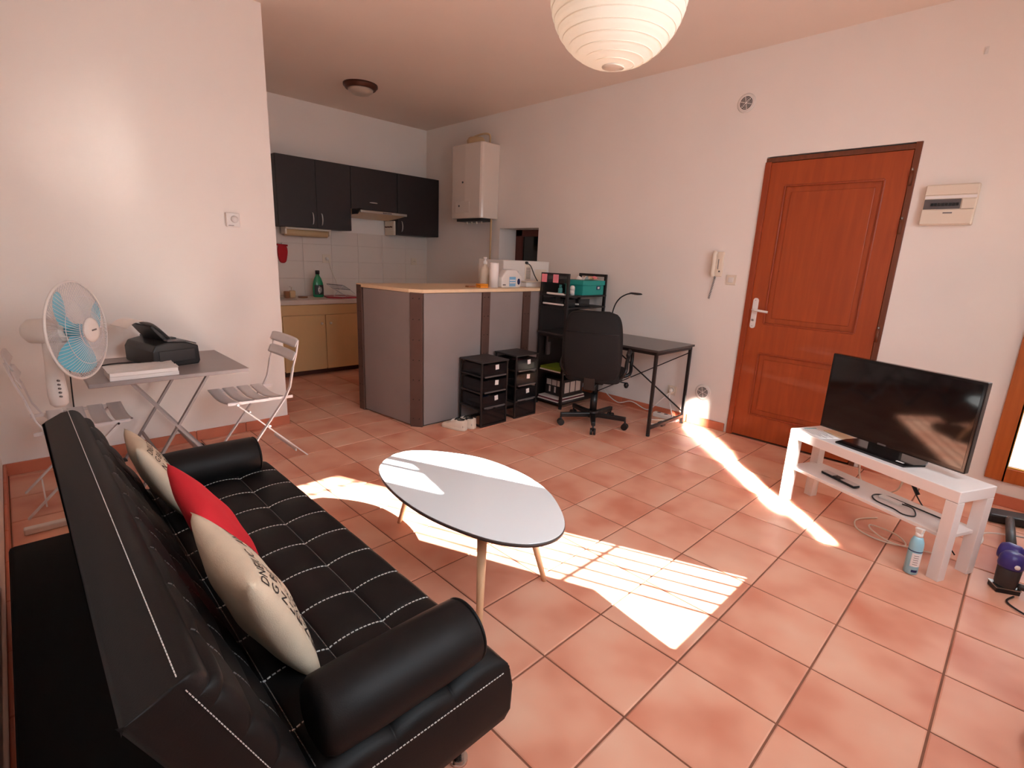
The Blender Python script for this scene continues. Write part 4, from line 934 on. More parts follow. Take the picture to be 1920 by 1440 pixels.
t = thing('cordless_phone', 'grey handset hanging inside the tower above the notebooks', 'handset', (2.53, 2.03, 0.47))
B(MB().box(2.51, 2.28, 0.47, 2.56, 2.315, 0.68), 'handset_body', m_greyplastic, t, bevel=0.012); B(MB().box(2.515, 2.274, 0.60, 2.555, 2.281, 0.66), 'display', m_blackplastic, t)
t = thing('cardboard_box', 'black and white printed carton on the bottom tower shelf', 'box', (2.68, 2.13, 0.09))
B(MB().box(2.50, 2.04, 0.092, 2.80, 2.27, 0.262), 'carton', m_darkgrey, t, bevel=0.003)
mb = MB()
for k in range(3):
    mb.box(2.4985, 2.06+k*0.068, 0.19, 2.5005, 2.118+k*0.068, 0.245)
    mb.box(2.4985, 2.065+k*0.068, 0.12, 2.5005, 2.085+k*0.068, 0.178); mb.box(2.52+k*0.085, 2.0385, 0.13, 2.59+k*0.085, 2.0405, 0.235)
B(mb, 'carton_print', m_label, t)
t = thing('magazine_stack', 'red and white magazines lying under the printed carton', 'magazine', (2.6, 2.12, 0.055))
for k, mm in enumerate((m_paper, m_maroon, m_paper)): B(MB().box(2.41+0.006*k, 2.025+0.004*k, 0.056+k*0.012, 2.82, 2.285, 0.067+k*0.012), 'magazine', mm, t, bevel=0.001)
# desk lamp
t = thing('desk_lamp', 'black gooseneck desk lamp on the desk by the wall', 'lamp', (2.88, 1.83, DZ+0.006))
B(MB().lathe([(0.065, 0), (0.066, 0.012), (0.05, 0.02), (0.015, 0.026), (0.012, 0.04)], (2.88, 1.83, DZ+0.006), n=26), 'lamp_base', m_blackplastic, t)
B(MB().tube(spline([(2.88, 1.83, DZ+0.03), (2.88, 1.825, 0.82), (2.88, 1.815, 0.92), (2.88, 1.79, 1.0), (2.88, 1.745, 1.06), (2.88, 1.68, 1.098), (2.88, 1.64, 1.108)], 8), 0.006, 10), 'gooseneck', m_blackplastic, t)
hd = B(MB().lathe([(0.0, -0.062), (0.016, -0.058), (0.026, -0.04), (0.03, 0.0), (0.027, 0.045), (0.015, 0.062), (0.0, 0.064)], (2.88, 1.585, 1.112), (0, -1, -0.02), 20, sx=1.0, sy=0.35), 'lamp_head', m_blackplastic, t)
B(MB().lathe([(0.022, 0), (0.02, -0.004), (0, -0.004)], (2.88, 1.575, 1.1035), n=18), 'diffuser', m_frost, hd)

# ================================================================== OFFICE CHAIR
oc = Vector((2.30, 1.53, 0)); A = math.radians(24)
t = thing('office_chair', 'black office swivel chair with armrests at the desk', 'office chair', oc, A)
L = dict(local=True)
for k in range(5):
    a = math.radians(146+72*k)-A
    dv = Vector((math.cos(a), math.sin(a), 0)); sd = Vector((-dv.y, dv.x, 0))
    lg = B(MB().prism([(0.03*dv.x+0.026*sd.x, 0.03*dv.y+0.026*sd.y), (0.29*dv.x+0.016*sd.x, 0.29*dv.y+0.016*sd.y), (0.29*dv.x-0.016*sd.x, 0.29*dv.y-0.016*sd.y), (0.03*dv.x-0.026*sd.x, 0.03*dv.y-0.026*sd.y)], 0.075, 0.112), 'base_leg', m_blackplastic, t, bevel=0.006, **L)
    c = dv*0.285
    mb = MB()
    for s in (-0.014, 0.014): mb.cyl(c+sd*(s-0.009)+Vector((0,0,0.028)), c+sd*(s+0.009)+Vector((0,0,0.028)), 0.028, n=18)
    mb.cyl(c+Vector((0,0,0.03)), c+Vector((0,0,0.08)), 0.008, n=8)
    B(mb, 'caster', m_blackplastic, lg, local=True)
B(MB().cyl((0,0,0.07), (0,0,0.13), 0.045, n=20).cyl((0,0,0.12), (0,0,0.28), 0.03, n=18).cyl((0,0,0.26), (0,0,0.40), 0.018, n=16), 'gas_lift', m_blackplastic, t, **L)
B(MB().box(-0.12,-0.09,0.385,0.12,0.09,0.42), 'seat_mechanism', m_blackplastic, t, bevel=0.008, **L)
lv = B(MB().tube([(0.05,-0.08,0.40),(0.05,-0.20,0.395),(0.05,-0.25,0.39)], 0.006, 8), 'lever', m_blackplastic, t, **L)
B(MB().lathe([(0.0,0),(0.014,0.006),(0.022,0.03),(0.012,0.05),(0,0.052)], (0.05,-0.255,0.345), n=14), 'lever_knob', m_blackplastic, lv, local=True)
B(MB().prism(rounded(0.46,0.46,0.10), 0.42, 0.50, smooth=True), 'seat', m_mesh, t, bevel=0.02, seg=3, **L)
def cb(u, v, s):
    y = (2*u-1); z = v
    wd = 0.215+0.03*math.sin(PI*min(1, z*0.9+0.1)); n_ = 3.2
    # superellipse outline
    zz = 2*z-1; lim = (1-abs(zz)**6)**(1/6) if abs(zz) < 1 else 0
    yy = y*wd*max(0.55, lim) if zz > 0 else y*wd*max(0.82, lim)
    bulge = 0.03*(max(0, 1-y*y)*max(0, 1-zz*zz))**0.35
    return Vector((-0.225-0.05*z-0.03*math.sin(PI*z)+0.03*y*y+s*bulge, yy, 0.43+0.575*z))
mb = MB(); mb.grid(lambda u, v: cb(u, v, 1), 20, 30); mb.grid(lambda u, v: cb(1-u, v, -1), 20, 30)
bk = B(mb, 'backrest', m_mesh, t, **L)
B(MB().tube([cb(u, 0.70, -1)+Vector((-0.001,0,0)) for u in [k/20 for k in range(1,20)]], 0.003, 6), 'back_seam', m_blackplastic, bk, local=True)
B(MB().prism([(-0.245,0.36),(-0.225,0.36),(-0.232,0.62),(-0.255,0.62)], -0.045, 0.045, 'y').bar((-0.235,0,0.372),(0.0,0,0.395),0.07,0.012), 'back_support', m_blackplastic, t, bevel=0.003, **L)
for s in (-1, 1):
    y = s*0.265
    pts = spline([(0.06, s*0.19, 0.43), (0.10, y, 0.46), (0.16, y, 0.53), (0.175, y, 0.61), (0.13, y, 0.665), (0.02, y, 0.66), (-0.10, y, 0.60), (-0.16, y, 0.52), (-0.13, s*0.20, 0.44)], 6)
    ar = B(MB().tube(pts, 0.015, 10), 'armrest', m_blackplastic, t, **L)
    B(MB().tube(spline([(0.16, y, 0.668), (0.10, y, 0.684), (0.0, y, 0.676), (-0.07, y, 0.645)], 6), [0.018]*19, 10), 'arm_pad', m_darkgrey, ar, local=True)
B(MB().bar((0.08,-0.27,0.44),(0.15,-0.27,0.46),0.012,0.02), 'arm_bracket', m_chrome, t, **L)

# ================================================================== DRAWER CARTS, SHOES
def cart(label, x0, x1, y0, y1, h, fills):
    t = thing('drawer_cart', label, 'drawer unit', ((x0+x1)/2, (y0+y1)/2, 0), group='smoked drawer units by the bar')
    r = 0.014
    for x in (x0+r/2, x1-r/2):
        for y in (y0+r/2, y1-r/2): B(MB().box(x-r/2, y-r/2, 0, x+r/2, y+r/2, h), 'post', m_blacksteel, t, bevel=0.002)
        for z in (0.012, 0.15, 0.29, 0.43): B(MB().box(x-r/2, y0+r, z-0.007, x+r/2, y1-r, z+0.007), 'side_rail', m_blacksteel, t)
    B(MB().box(x0-0.004, y0-0.004, h, x1+0.004, y1+0.004, h+0.012), 'top_panel', m_darkgrey, t, bevel=0.003)
    for y in (y0+r/2, y1-r/2): B(MB().box(x0+r, y-r/2, 0.0, x1-r, y+r/2, 0.016), 'base_rail', m_blacksteel, t)
    B(MB().box(x0+0.016, y0+0.006, 0.02, x1-0.016, y0+0.010, 0.145), 'lower_panel', m_smoke, t)
    for k in range(3):
        z0 = 0.158+k*0.131; z1 = z0+0.105
        d = MB().box(x0+0.017, y0+0.004, z0, x1-0.017, y1-0.02, z0+0.004)
        d.box(x0+0.017, y0+0.004, z0, x0+0.020, y1-0.02, z1).box(x1-0.020, y0+0.004, z0, x1-0.017, y1-0.02, z1).box(x0+0.017, y1-0.023, z0, x1-0.017, y1-0.02, z1)
        d.box(x0+0.017, y0, z0, x1-0.017, y0+0.003, z1)
        dr = B(d, 'drawer', m_smoke, t)
        B(MB().box(x0+0.03, y0-0.012, z0+0.0, x1-0.03, y0, z0+0.012), 'pull_lip', m_greyplastic, dr, bevel=0.003)
        cxl = x0+(x1-x0)*0.56; zl = z1-0.026
        B(MB().box(-0.019, -0.0015, -0.020, 0.019, 0, 0.020).xf(T(cxl, y0-0.002, zl) @ rot('Y', (-6, 4, -3)[k])), 'paper_label', m_label, dr)
        if fills[k]: B(MB().box(x0+0.03, y0+0.02, z0+0.006, x1-0.03, y1-0.05, z0+0.006+fills[k][1]), 'folder', fills[k][0], dr)
cart('smoked three-drawer unit beside the white sneakers', 1.452, 1.747, 2.035, 2.318, 0.54, ((m_navy, 0.03), (m_darkgrey, 0.03), (m_greyplastic, 0.025)))
cart('smoked three-drawer unit next to the desk tower', 1.850, 2.128, 2.045, 2.318, 0.555, ((m_greyplastic, 0.03), (m_paper, 0.012), (m_maroon, 0.06)))
def sneaker(label, heel, toe, w=0.092):
    h0, t0 = Vector((*heel, 0)), Vector((*toe, 0)); dv = t0-h0; Ln = dv.length
    t = thing('sneaker', label, 'shoe', (h0+t0)/2, math.atan2(dv.y, dv.x), group='pair of sneakers')
    def W(s): return w*(0.36+0.14*math.sin(PI*min(1, s*1.25))*1.0)*(1-0.9*max(0, s-0.86)**2*18)*(1-0.35*max(0, 0.08-s)/0.08)
    def Hh(s): return 0.105-0.012*math.sin(s*6) if s < 0.3 else (0.105-0.055*((s-0.3)/0.5) if s < 0.8 else 0.05-0.024*((s-0.8)/0.2)**2)
    out_ = [((s-0.5)*Ln, W(s)) for s in [k/20 for k in range(21)]]
    poly_ = [(x, y) for x, y in out_]+[(x, -y) for x, y in out_[::-1]]
    B(MB().prism(poly_, 0.0, 0.028, smooth=True), 'sole', m_white_shoe, t, bevel=0.005, local=True)
    def up(u, v):
        s = 0.015+0.97*u; a = PI*v; yy = W(s)*0.97*math.cos(a); zz = 0.026+(Hh(s)-0.026)*math.sin(a)**0.7
        return ((s-0.5)*Ln, yy, zz)
    mb = MB(); nu, nv = 24, 16
    vs = [up(i/nu, j/nv) for j in range(nv+1) for i in range(nu+1)]
    fs = [(j*(nu+1)+i, j*(nu+1)+i+1, (j+1)*(nu+1)+i+1, (j+1)*(nu+1)+i) for j in range(nv) for i in range(nu) if not (1 <= i < 10 and 5 <= j < 11)]
    mb.add(vs, fs, True); mb.add([up(0, j/nv) for j in range(nv+1)], [tuple(range(nv+1))])
    u_ = B(mb, 'upper', m_white_shoe, t, local=True)
    B(MB().box(-0.44*Ln, -0.03, 0.029, -0.08*Ln, 0.03, 0.045), 'insole', m_darkgrey, t, local=True)
    ring_ = [up(1/nu, j/nv) for j in range(5, 12)]+[up(i/nu, 11/nv) for i in range(2, 11)]+[up(10/nu, j/nv) for j in range(10, 4, -1)]+[up(i/nu, 5/nv) for i in range(9, 1, -1)]
    B(MB().tube(ring_, 0.0045, 6, True), 'collar', m_darkgrey, u_, local=True)
    for k in range(4): B(MB().tube([Vector(up(0.43+0.05*k, v))+Vector((0, 0, 0.002)) for v in (0.28, 0.4, 0.5, 0.6, 0.72)], 0.003, 6), 'lace', m_paper, u_, local=True)
    B(MB().tube([Vector(up(0.0, v))+Vector((-0.001, 0, 0)) for v in (0.36, 0.43, 0.5, 0.57, 0.64)], 0.009, 6), 'heel_tab', m_blackplastic, u_, local=True)
sneaker('white sneaker on the outside left of the drawer units', (1.318, 2.055), (1.243, 2.270), 0.084)
sneaker('white sneaker tucked against the drawer unit', (1.406, 2.050), (1.336, 2.275), 0.084)

# ================================================================== WALL DEVICES
t = thing('intercom', 'cream wall intercom handset left of the door', 'intercom', (XW, 0.94, 1.3))
B(MB().box(XW-0.022, 0.895, 1.30, XW, 0.985, 1.50), 'base', m_creamplastic, t, bevel=0.008)
hs = B(MB().tube(spline([(XW-0.035, 0.962, 1.495), (XW-0.048, 0.962, 1.47), (XW-0.042, 0.962, 1.40), (XW-0.048, 0.962, 1.33), (XW-0.035, 0.962, 1.305)], 8), 0.019, 12), 'handset', m_creamplastic, t)
B(MB().box(XW-0.024, 0.93, 1.36, XW-0.021, 0.936, 1.44), 'slot', m_grasslight, t)
B(MB().cyl((XW-0.025, 0.918, 1.342), (XW-0.020, 0.918, 1.342), 0.007, n=10), 'button', m_darkgrey, t)
mb = MB()
pts = [(XW-0.018+0.007*math.cos(k*0.9), 0.948+0.007*math.sin(k*0.9)+0.0003*k, 1.30-0.0018*k) for k in range(105)]
mb.tube(pts, 0.0022, 5); B(mb, 'coiled_cord', m_grasslight, hs)
t = thing('light_switch', 'square cream light switch between intercom and door', 'switch', (XW, 0.815, 1.238))
B(MB().box(XW-0.010, 0.775, 1.238, XW, 0.857, 1.318), 'plate', m_creamplastic, t, bevel=0.003); B(MB().box(XW-0.015, 0.795, 1.258, XW-0.009, 0.837, 1.298), 'rocker', m_whiteplastic, t, bevel=0.003)
def vent(label, c, r):
    t = thing('air_vent', label, 'vent', c, group='round wall vents'); c = Vector(c); q = Vector((-1, 0, 0))
    B(MB().lathe([(r*1.5, 0), (r*1.5, 0.005), (r*1.3, 0.008), (0, 0.008)], c, q, 32), 'rim', m_whiteplastic, t)
    mb = MB()
    for k in range(4):
        ri, ro = r*(0.22+0.215*k), r*(0.22+0.215*k+0.13)
        mb.lathe([(ri, 0.0082), (ri, 0.0092), (ro, 0.0092), (ro, 0.0082)], c, q, 32, caps=False)
    B(mb, 'slot_ring', m_darkgrey, t)
    mb = MB()
    for k in range(3):
        a = k*PI/3+0.3; dv = Vector((0, math.cos(a), math.sin(a)))
        mb.bar(c+dv*r+q*0.0095, c-dv*r+q*0.0095, r*0.09, 0.002, up=(1, 0, 0))
    mb.cyl(c+q*0.008, c+q*0.011, r*0.16, n=14)
    B(mb, 'spoke', m_whiteplastic, t)
vent('round white air vent high on the wall', (XW, 0.891, 2.607), 0.046)
vent('round white air vent low beside the desk', (XW, 0.926, 0.303), 0.046)
t = thing('breaker_panel', 'cream electrical breaker panel right of the door', 'breaker panel', (XW, -0.47, 1.68))
B(MB().box(XW-0.06, -0.602, 1.685, XW, -0.345, 1.925), 'casing', m_creamplastic, t, bevel=0.008)
B(MB().box(XW-0.072, -0.598, 1.69, XW-0.059, -0.349, 1.775), 'lower_cover', m_creamplastic, t, bevel=0.004); B(MB().box(XW-0.072, -0.598, 1.862, XW-0.059, -0.349, 1.92), 'upper_cover', m_creamplastic, t, bevel=0.004)
B(MB().box(XW-0.070, -0.598, 1.778, XW-0.058, -0.535, 1.835), 'blank_cover', m_creamplastic, t, bevel=0.003)
B(MB().box(XW-0.064, -0.598, 1.842, XW-0.0595, -0.352, 1.858), 'label_strip', m_paper, t)
B(MB().box(XW-0.063, -0.530, 1.78, XW-0.0595, -0.352, 1.838), 'module_row', m_greyplastic, t)
for k in range(8): B(MB().box(XW-0.074, -0.522+k*0.0175, 1.798, XW-0.062, -0.510+k*0.0175, 1.814), 'breaker_toggle', m_blackplastic, t, bevel=0.001)
B(MB().box(XW-0.0735, -0.500, 1.752, XW-0.0715, -0.455, 1.760), 'maker_mark', m_grasslight, t)
t = thing('thermostat', 'white square room thermostat on the left wall', 'thermostat', (0.0, YL, 1.503))
B(MB().box(-0.045, YL-0.030, 1.505, 0.042, YL, 1.60), 'housing', m_whiteplastic, t, bevel=0.005); B(MB().lathe([(0.024, 0), (0.022, 0.012), (0, 0.013)], (0.006, YL-0.030, 1.557), (0,-1,0), 22), 'dial', m_whiteplastic, t)
B(MB().box(-0.035, YL-0.0315, 1.512, 0.0, YL-0.030, 1.516), 'vent_slot', m_grasslight, t)
t = thing('wall_hook', 'tiny white hook high on the wall over the breaker panel', 'hook', (XW, -0.476, 2.65))
B(MB().box(XW-0.006, -0.486, 2.64, XW, -0.466, 2.68), 'plate', m_whiteplastic, t, bevel=0.002); B(MB().tube(spline([(XW-0.004, -0.476, 2.668), (XW-0.022, -0.476, 2.662), (XW-0.026, -0.476, 2.648), (XW-0.014, -0.476, 2.642)], 5), 0.003, 6), 'prong', m_whiteplastic, t)
socket('wall_socket', 'white wall socket with a plug under the desk', (XW-0.001, 1.215, 0.258), (-1,0,0), 0.085, True)
B(MB().tube(spline([(XW-0.04, 1.215, 0.25), (XW-0.05, 1.21, 0.18), (2.98, 1.16, 0.10), (2.95, 1.12, 0.02), (2.90, 1.20, 0.008), (2.80, 1.28, 0.008), (2.72, 1.20, 0.008), (2.80, 1.14, 0.008), (2.96, 1.10, 0.008)], 8), 0.005, 8), 'power_cable', m_whiteplastic, label='white cable looping from the socket under the desk', cat='cable')
B(MB().tube(spline([(3.03, 1.225, 0.235), (2.99, 1.30, 0.14), (3.02, 1.42, 0.03), (3.02, 1.60, 0.07), (3.01, 1.75, 0.03), (3.01, 1.90, 0.10), (3.0, 1.97, 0.2)], 8), 0.005, 8), 'power_cable', m_whiteplastic, label='white cable running along the wall behind the office chair', cat='cable')
t = thing('power_strip', 'white power strip on the floor by the desk leg', 'power strip', (2.99, 1.16, 0))
B(MB().box(2.965, 1.09, 0, 3.02, 1.33, 0.042), 'strip_body', m_whiteplastic, t, bevel=0.006)
for k in range(3): B(MB().lathe([(0.018, 0.042), (0.017, 0.044), (0, 0.044)], (2.992, 1.14+k*0.07, 0), n=16), 'outlet', m_greyplastic, t)
B(MB().box(2.74, 1.10, 0.0, 2.80, 1.15, 0.035), 'charger', m_blackplastic, bevel=0.006, label='small black charger block on the floor under the desk', cat='charger')

# ================================================================== TV BENCH
ang = math.atan2(-0.910, -0.415)
t = thing('tv_bench', 'white low bench with a shelf holding the television', 'tv bench', (2.072, -0.088, 0), ang)
Lb, Db = 0.90, 0.26
B(MB().box(0, 0, 0.395, Lb, Db, 0.45), 'bench_top', m_whitelam, t, bevel=0.003, local=True)
for x in (0, Lb-0.05):
    for y in (0, Db-0.05): B(MB().box(x, y, 0, x+0.05, y+0.05, 0.394), 'leg', m_whitelam, t, bevel=0.002, local=True)
B(MB().box(0.02, 0.012, 0.205, Lb-0.02, Db-0.012, 0.223), 'shelf', m_whitelam, t, bevel=0.002, local=True)
MBN = Matrix.Translation(Vector((2.072, -0.088, 0))) @ Matrix.Rotation(ang, 4, 'Z')
def bl(x, y, z): return MBN @ Vector((x, y, z))
a2 = math.atan2(-0.922, -0.387)
t = thing('television', 'flat black television on the white bench', 'television', (2.008, -0.556, 0.45), a2)
Wt, Ht = 0.735, 0.437; zb = 0.036
B(MB().box(-Wt/2, 0.0, zb, Wt/2, 0.035, zb+Ht), 'housing', m_tvbezel, t, bevel=0.004, local=True)
B(MB().box(-Wt/2+0.014, -0.0012, zb+0.022, Wt/2-0.014, 0.001, zb+Ht-0.014), 'screen', m_screen, t, local=True)
B(MB().prism([(-0.19, -0.10), (0.17, -0.10), (0.20, 0.02), (0.17, 0.095), (-0.19, 0.095), (-0.20, 0.0)], 0.0, 0.012), 'stand_base', m_tvbezel, t, bevel=0.003, local=True)
B(MB().box(-0.08, 0.005, 0.010, 0.08, 0.03, zb+0.02), 'stand_neck', m_tvbezel, t, local=True)
B(MB().box(-0.03, -0.003, zb+0.006, 0.012, 0.0, zb+0.014), 'logo', m_greyplastic, t, local=True)
B(MB().box(0.115, -0.075, 0.0118, 0.15, -0.062, 0.0126), 'stand_sticker', m_label, t, local=True)
t = thing('remote_control', 'silver and black remote on the bench shelf', 'remote', bl(0.28, 0.11, 0.223), ang-0.10)
B(MB().prism(rounded(0.225, 0.048, 0.012), 0.0, 0.014, smooth=True), 'remote_body', m_blackplastic, t, bevel=0.004, local=True)
B(MB().box(-0.108, -0.021, 0.0135, -0.035, 0.021, 0.0165), 'silver_plate', m_silver, t, bevel=0.001, local=True); B(MB().box(0.022, -0.021, 0.0135, 0.108, 0.021, 0.0165), 'silver_plate', m_silver, t, bevel=0.001, local=True)
for k in range(6): B(MB().cyl((-0.022+0.018*(k % 3), -0.008+0.016*(k//3), 0.0138), (-0.022+0.018*(k % 3), -0.008+0.016*(k//3), 0.0155), 0.0045, n=10), 'button', m_greyplastic, t, local=True)
t = thing('leaflet_pile', 'printed leaflets lying at the left end of the bench top', 'leaflet', bl(0.11, 0.12, 0.45), ang-0.2)
B(MB().box(-0.08, -0.095, 0.0, 0.10, 0.03, 0.002), 'leaflet', m_paper, t, local=True); B(MB().box(-0.03, 0.035, 0.0, 0.14, 0.115, 0.006), 'leaflet', m_beigetop, t, local=True)
mb = MB()
for k in range(7): mb.box(-0.06, -0.080+k*0.014, 0.0021, 0.04+0.03*((k*7) % 3), -0.076+k*0.014, 0.0025)
B(mb, 'leaflet_print', m_grasslight, t, local=True); B(MB().box(-0.078, -0.06, 0.0021, -0.065, 0.02, 0.0027), 'leaflet_band', m_tealspray, t, local=True)
t = thing('media_adapter', 'small white adapter with a black cable on the bench shelf', 'adapter', bl(0.56, 0.13, 0.223), ang)
B(MB().box(-0.06, -0.02, 0, 0.05, 0.02, 0.014), 'adapter_body', m_whiteplastic, t, bevel=0.004, local=True)
B(MB().tube(spline([(0.04, 0.0, 0.010), (0.10, 0.0, 0.012), (0.15, -0.06, 0.005), (0.12, -0.10, 0.005), (0.06, -0.085, 0.005), (-0.02, -0.085, 0.005), (-0.07, -0.05, 0.005), (-0.08, 0.0, 0.005), (-0.04, 0.035, 0.005), (0.06, 0.04, 0.005), (0.20, 0.045, 0.005), (0.255, 0.03, 0.01)], 8), 0.0035, 8), 'adapter_cable', m_blackplastic, t, local=True)
t = thing('television_cable', 'black cable hanging behind the bench shelf', 'cable', bl(0.55, 0.24, 0.22), ang)
B(MB().tube(spline([(-0.10, 0.012, 0.22), (-0.02, 0.020, 0.12), (0.06, 0.015, 0.02), (0.16, 0.022, -0.08), (0.25, 0.05, -0.19)], 8), 0.0035, 8), 'cable_run', m_blackplastic, t, local=True)
B(MB().cyl((0.02, 0.016, 0.085), (0.05, 0.018, 0.045), 0.008, n=10), 'connector', m_blackplastic, t, local=True)
def P(x, y, z): return tuple(bl(x, y, z))
B(MB().tube(spline([P(0.28, 0.30, 0.40), P(0.24, 0.31, 0.30), P(0.26, 0.32, 0.19), P(0.36, 0.33, 0.16), P(0.46, 0.32, 0.22), P(0.48, 0.31, 0.33), P(0.46, 0.30, 0.41)], 8), 0.005, 8), 'aerial_cable', m_creamplastic, label='pale cable loop behind the bench under the television', cat='cable')
B(MB().tube(spline([P(0.38, 0.34, 0.006), P(0.36, 0.20, 0.006), P(0.44, 0.10, 0.006), P(0.56, 0.10, 0.006), P(0.64, 0.18, 0.006), P(0.55, 0.24, 0.012), P(0.44, 0.20, 0.016), P(0.50, 0.14, 0.016), P(0.62, 0.14, 0.010), P(0.78, 0.30, 0.006)], 8), 0.004, 8), 'aerial_cable', m_creamplastic, label='pale coiled cable on the floor under the bench', cat='cable')
t = thing('spray_can', 'light blue water spray can standing on the floor by the bench', 'spray can', (1.70, -0.805, 0))
sc = Vector((1.70, -0.805, 0))
B(MB().lathe([(0.0, 0.003), (0.024, 0.0), (0.028, 0.006), (0.028, 0.145), (0.026, 0.165), (0.020, 0.182), (0.015, 0.190)], sc, n=26), 'can', m_lightblue, t)
B(MB().lathe([(0.0155, 0.188), (0.0155, 0.205), (0.010, 0.208)], sc, n=18), 'collar', m_whiteplastic, t)
B(MB().prism([(-0.012, 0.205), (0.012, 0.205), (0.020, 0.228), (-0.018, 0.232)], -0.010, 0.010, 'y').xf(Matrix.Translation(sc) @ rot('Z', 60)), 'nozzle', m_whiteplastic, t, bevel=0.003)
B(MB().lathe([(0.0284, 0.118), (0.0284, 0.123)], sc, n=26), 'dark_band', m_navy, t)
mb = MB(); mb.grid(lambda u, v: (sc.x-0.0285*math.cos(0.6+(u-0.5)*1.6), sc.y-0.0285*math.sin(0.6+(u-0.5)*1.6), 0.045+0.068*v), 12, 3); B(mb, 'label_sticker', m_label, t)
mb = MB()
for k in range(5): mb.grid(lambda u, v, k=k: (sc.x-0.0288*math.cos(0.45+(u-0.5)*0.7), sc.y-0.0288*math.sin(0.45+(u-0.5)*0.7), 0.055+0.011*k+0.003*v), 6, 1)
B(mb, 'label_print', m_grasslight, t)
mb = MB(); mb.grid(lambda u, v: (sc.x-0.0288*math.cos(0.6+(u-0.5)*0.9), sc.y-0.0288*math.sin(0.6+(u-0.5)*0.9), 0.016+0.012*v), 6, 1); B(mb, 'logo_print', m_navy, t)

# ================================================================== VACUUM
t = thing('stick_vacuum', 'dark cordless stick vacuum with purple motor lying by the bench', 'vacuum', (1.87, -1.12, 0))
vc = Vector((1.865, -1.125, 0))
B(MB().box(-0.045, -0.035, 0.0, 0.045, 0.035, 0.022).xf(Matrix.Translation(vc) @ rot('Z', -62)), 'battery_foot', m_blackplastic, t, bevel=0.004)
B(MB().box(-0.046, -0.036, 0.022, 0.046, 0.036, 0.026).xf(Matrix.Translation(vc) @ rot('Z', -62)), 'silver_trim', m_steel, t)
B(MB().lathe([(0.036, 0.026), (0.040, 0.035), (0.042, 0.115), (0.038, 0.12)], vc, n=24), 'dust_cup', m_darkgrey, t)
B(MB().lathe([(0.043, 0.118), (0.046, 0.13), (0.043, 0.165), (0.032, 0.185), (0, 0.188)], vc, n=24), 'motor_body', m_purple, t)
B(MB().lathe([(0.0, 0.0), (0.011, 0.0), (0.010, 0.004), (0, 0.005)], vc+Vector((-0.038, -0.020, 0.140)), (-0.88, -0.35, 0.2), 18), 'button', m_whiteplastic, t)
B(MB().lathe([(0, -0.045), (0.035, -0.04), (0.045, -0.02), (0.045, 0.02), (0.035, 0.04), (0, 0.045)], vc+Vector((0.085, 0.005, 0.150)), (0.3, 1, 0), 24), 'cyclone_drum', m_purple, t)
B(MB().tube(spline([vc+Vector((0.02, -0.06, 0.17)), vc+Vector((0.0, -0.12, 0.16)), vc+Vector((-0.01, -0.15, 0.10)), vc+Vector((0.0, -0.12, 0.05)), vc+Vector((0.0, -0.04, 0.04))], 6), 0.014, 10), 'grip', m_darkgrey, t)
B(MB().cyl(vc+Vector((0.10, 0.005, 0.15)), (2.72, -1.11, 0.045), 0.020, n=14), 'wand', m_darkgrey, t)
B(MB().box(-0.06, -0.125, 0.004, 0.06, 0.125, 0.055).xf(T(2.80, -1.12, 0) @ rot('Z', 20)), 'floor_head', m_blackplastic, t, bevel=0.012)
B(MB().tube(spline([(1.82, -1.16, 0.006), (1.75, -1.14, 0.006), (1.70, -1.18, 0.006), (1.66, -1.26, 0.006), (1.62, -1.34, 0.006)], 8), 0.004, 8), 'power_cable', m_blackplastic, label='thin dark cable on the floor in front of the vacuum', cat='cable')
B(MB().tube(spline([(2.15, -0.98, 0.006), (2.35, -1.02, 0.006), (2.45, -1.02, 0.02), (2.42, -1.10, 0.06), (2.35, -1.18, 0.10)], 8), 0.005, 8), 'power_cable', m_whiteplastic, label='white cable crossing behind the vacuum wand', cat='cable')

# ================================================================== POUF
t = thing('floor_cushion', 'low cream floor cushion at the bottom right corner', 'floor cushion', (0.835, -1.355, 0))
B(MB().lathe([(0.0, 0.002), (0.12, 0.0), (0.138, 0.015), (0.143, 0.045), (0.138, 0.075), (0.12, 0.095), (0.06, 0.108), (0, 0.11)], (0.835, -1.355, 0), n=36), 'cover', m_pouf, t)
B(MB().tube([(0.835+0.1425*math.cos(a), -1.355+0.1425*math.sin(a), 0.05) for a in [2*PI*k/40 for k in range(40)]], 0.004, 6, True), 'piping', m_pouf, t)

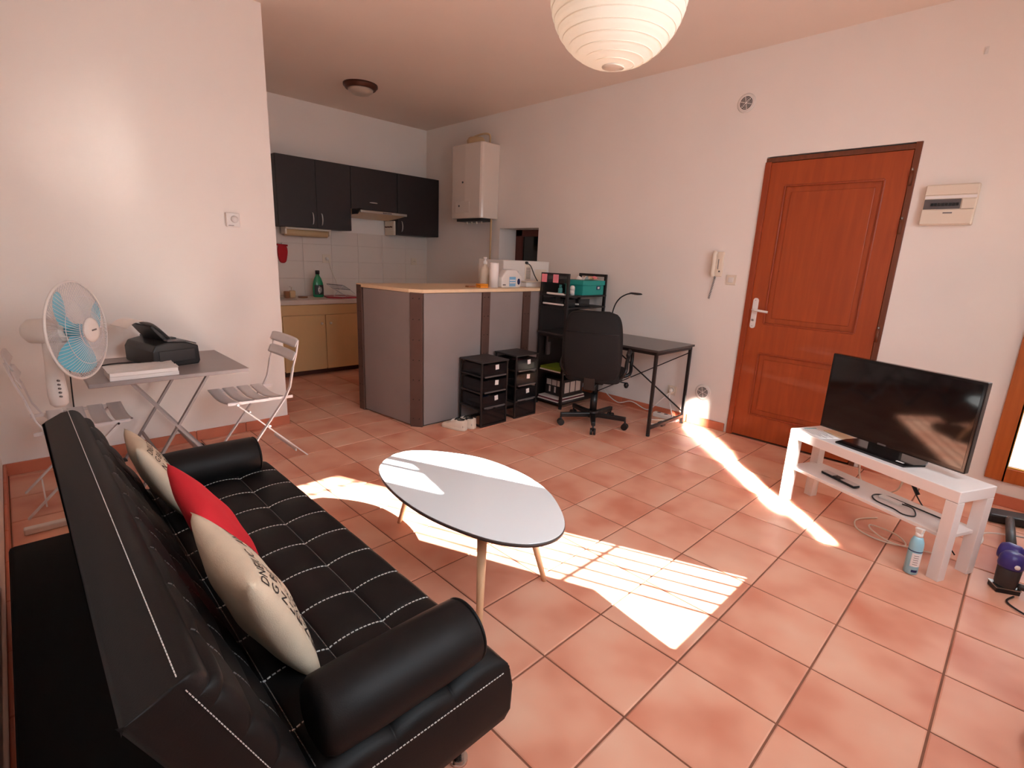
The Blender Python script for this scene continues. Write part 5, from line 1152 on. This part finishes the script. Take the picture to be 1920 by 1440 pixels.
# ================================================================== CEILING LIGHTS
LX, LY, LZ, LR = 0.203, 0.056, 2.131, 0.200
t = thing('paper_lantern', 'large round white rice-paper lantern hanging from the ceiling', 'lamp', (LX, LY, LZ-LR))
lc = Vector((LX, LY, LZ))
nr = 19; prof = []
for i in range(nr*3+1):
    th = PI*(0.055+0.89*i/(nr*3)); r = LR*math.sin(th); h = LR*0.96*-math.cos(th)
    b = -0.0035*math.exp(-((i % 3 if i % 3 < 2 else -1)/0.45)**2)
    prof.append((max(0.0, r+b*1.0+0.0), h))
shade = B(MB().lathe(prof, lc, n=56), 'shade', m_lantern, t)
mb = MB()
for i in range(nr+1):
    th = PI*(0.055+0.89*i/nr); r = LR*math.sin(th)-0.002; h = LR*0.96*-math.cos(th)
    mb.tube([lc+Vector((r*math.cos(a), r*math.sin(a), h+0.004*math.sin(a*1.0))) for a in [2*PI*k/48 for k in range(48)]], 0.0017, 5, True)
B(mb, 'wire_rib', m_lantern, shade)
B(MB().lathe([(0.0, 0.0), (LR*0.168, 0.0), (LR*0.17, 0.003), (0, 0.004)], lc+Vector((0, 0, -LR*0.96*math.cos(PI*0.055)-0.001)), n=28), 'bottom_disc', m_creamplastic, shade)
bulb = bpy.data.lights.new('lantern_bulb', 'POINT'); bulb.energy = 0.35; bulb.color = (1.0, 0.93, 0.84); bulb.shadow_soft_size = 0.04
bo = bpy.data.objects.new('lantern_bulb', bulb); COL.objects.link(bo); bo.location = lc
B(MB().cyl(lc+Vector((0, 0, LR*0.9)), (LX, LY, ZC-0.04), 0.003, n=8), 'cord', m_whiteplastic, t)
B(MB().lathe([(0.05, 0), (0.045, -0.03), (0.01, -0.045), (0, -0.045)], (LX, LY, ZC), n=24), 'ceiling_rose', m_whiteplastic, t)
t = thing('ceiling_light', 'round bronze-rimmed flush ceiling light with frosted bowl', 'lamp', (1.565, 4.09, ZC-0.10))
c = (1.565, 4.09, ZC)
B(MB().lathe([(0.165, 0), (0.165, -0.02), (0.15, -0.028), (0.148, -0.04), (0.135, -0.046), (0.120, -0.046), (0.118, -0.03), (0, -0.03)], c, n=40), 'rim', m_bronze, t)
B(MB().lathe([(0.124, -0.044), (0.115, -0.065), (0.085, -0.085), (0.045, -0.096), (0, -0.10)], c, n=40), 'glass_bowl', m_frost, t)
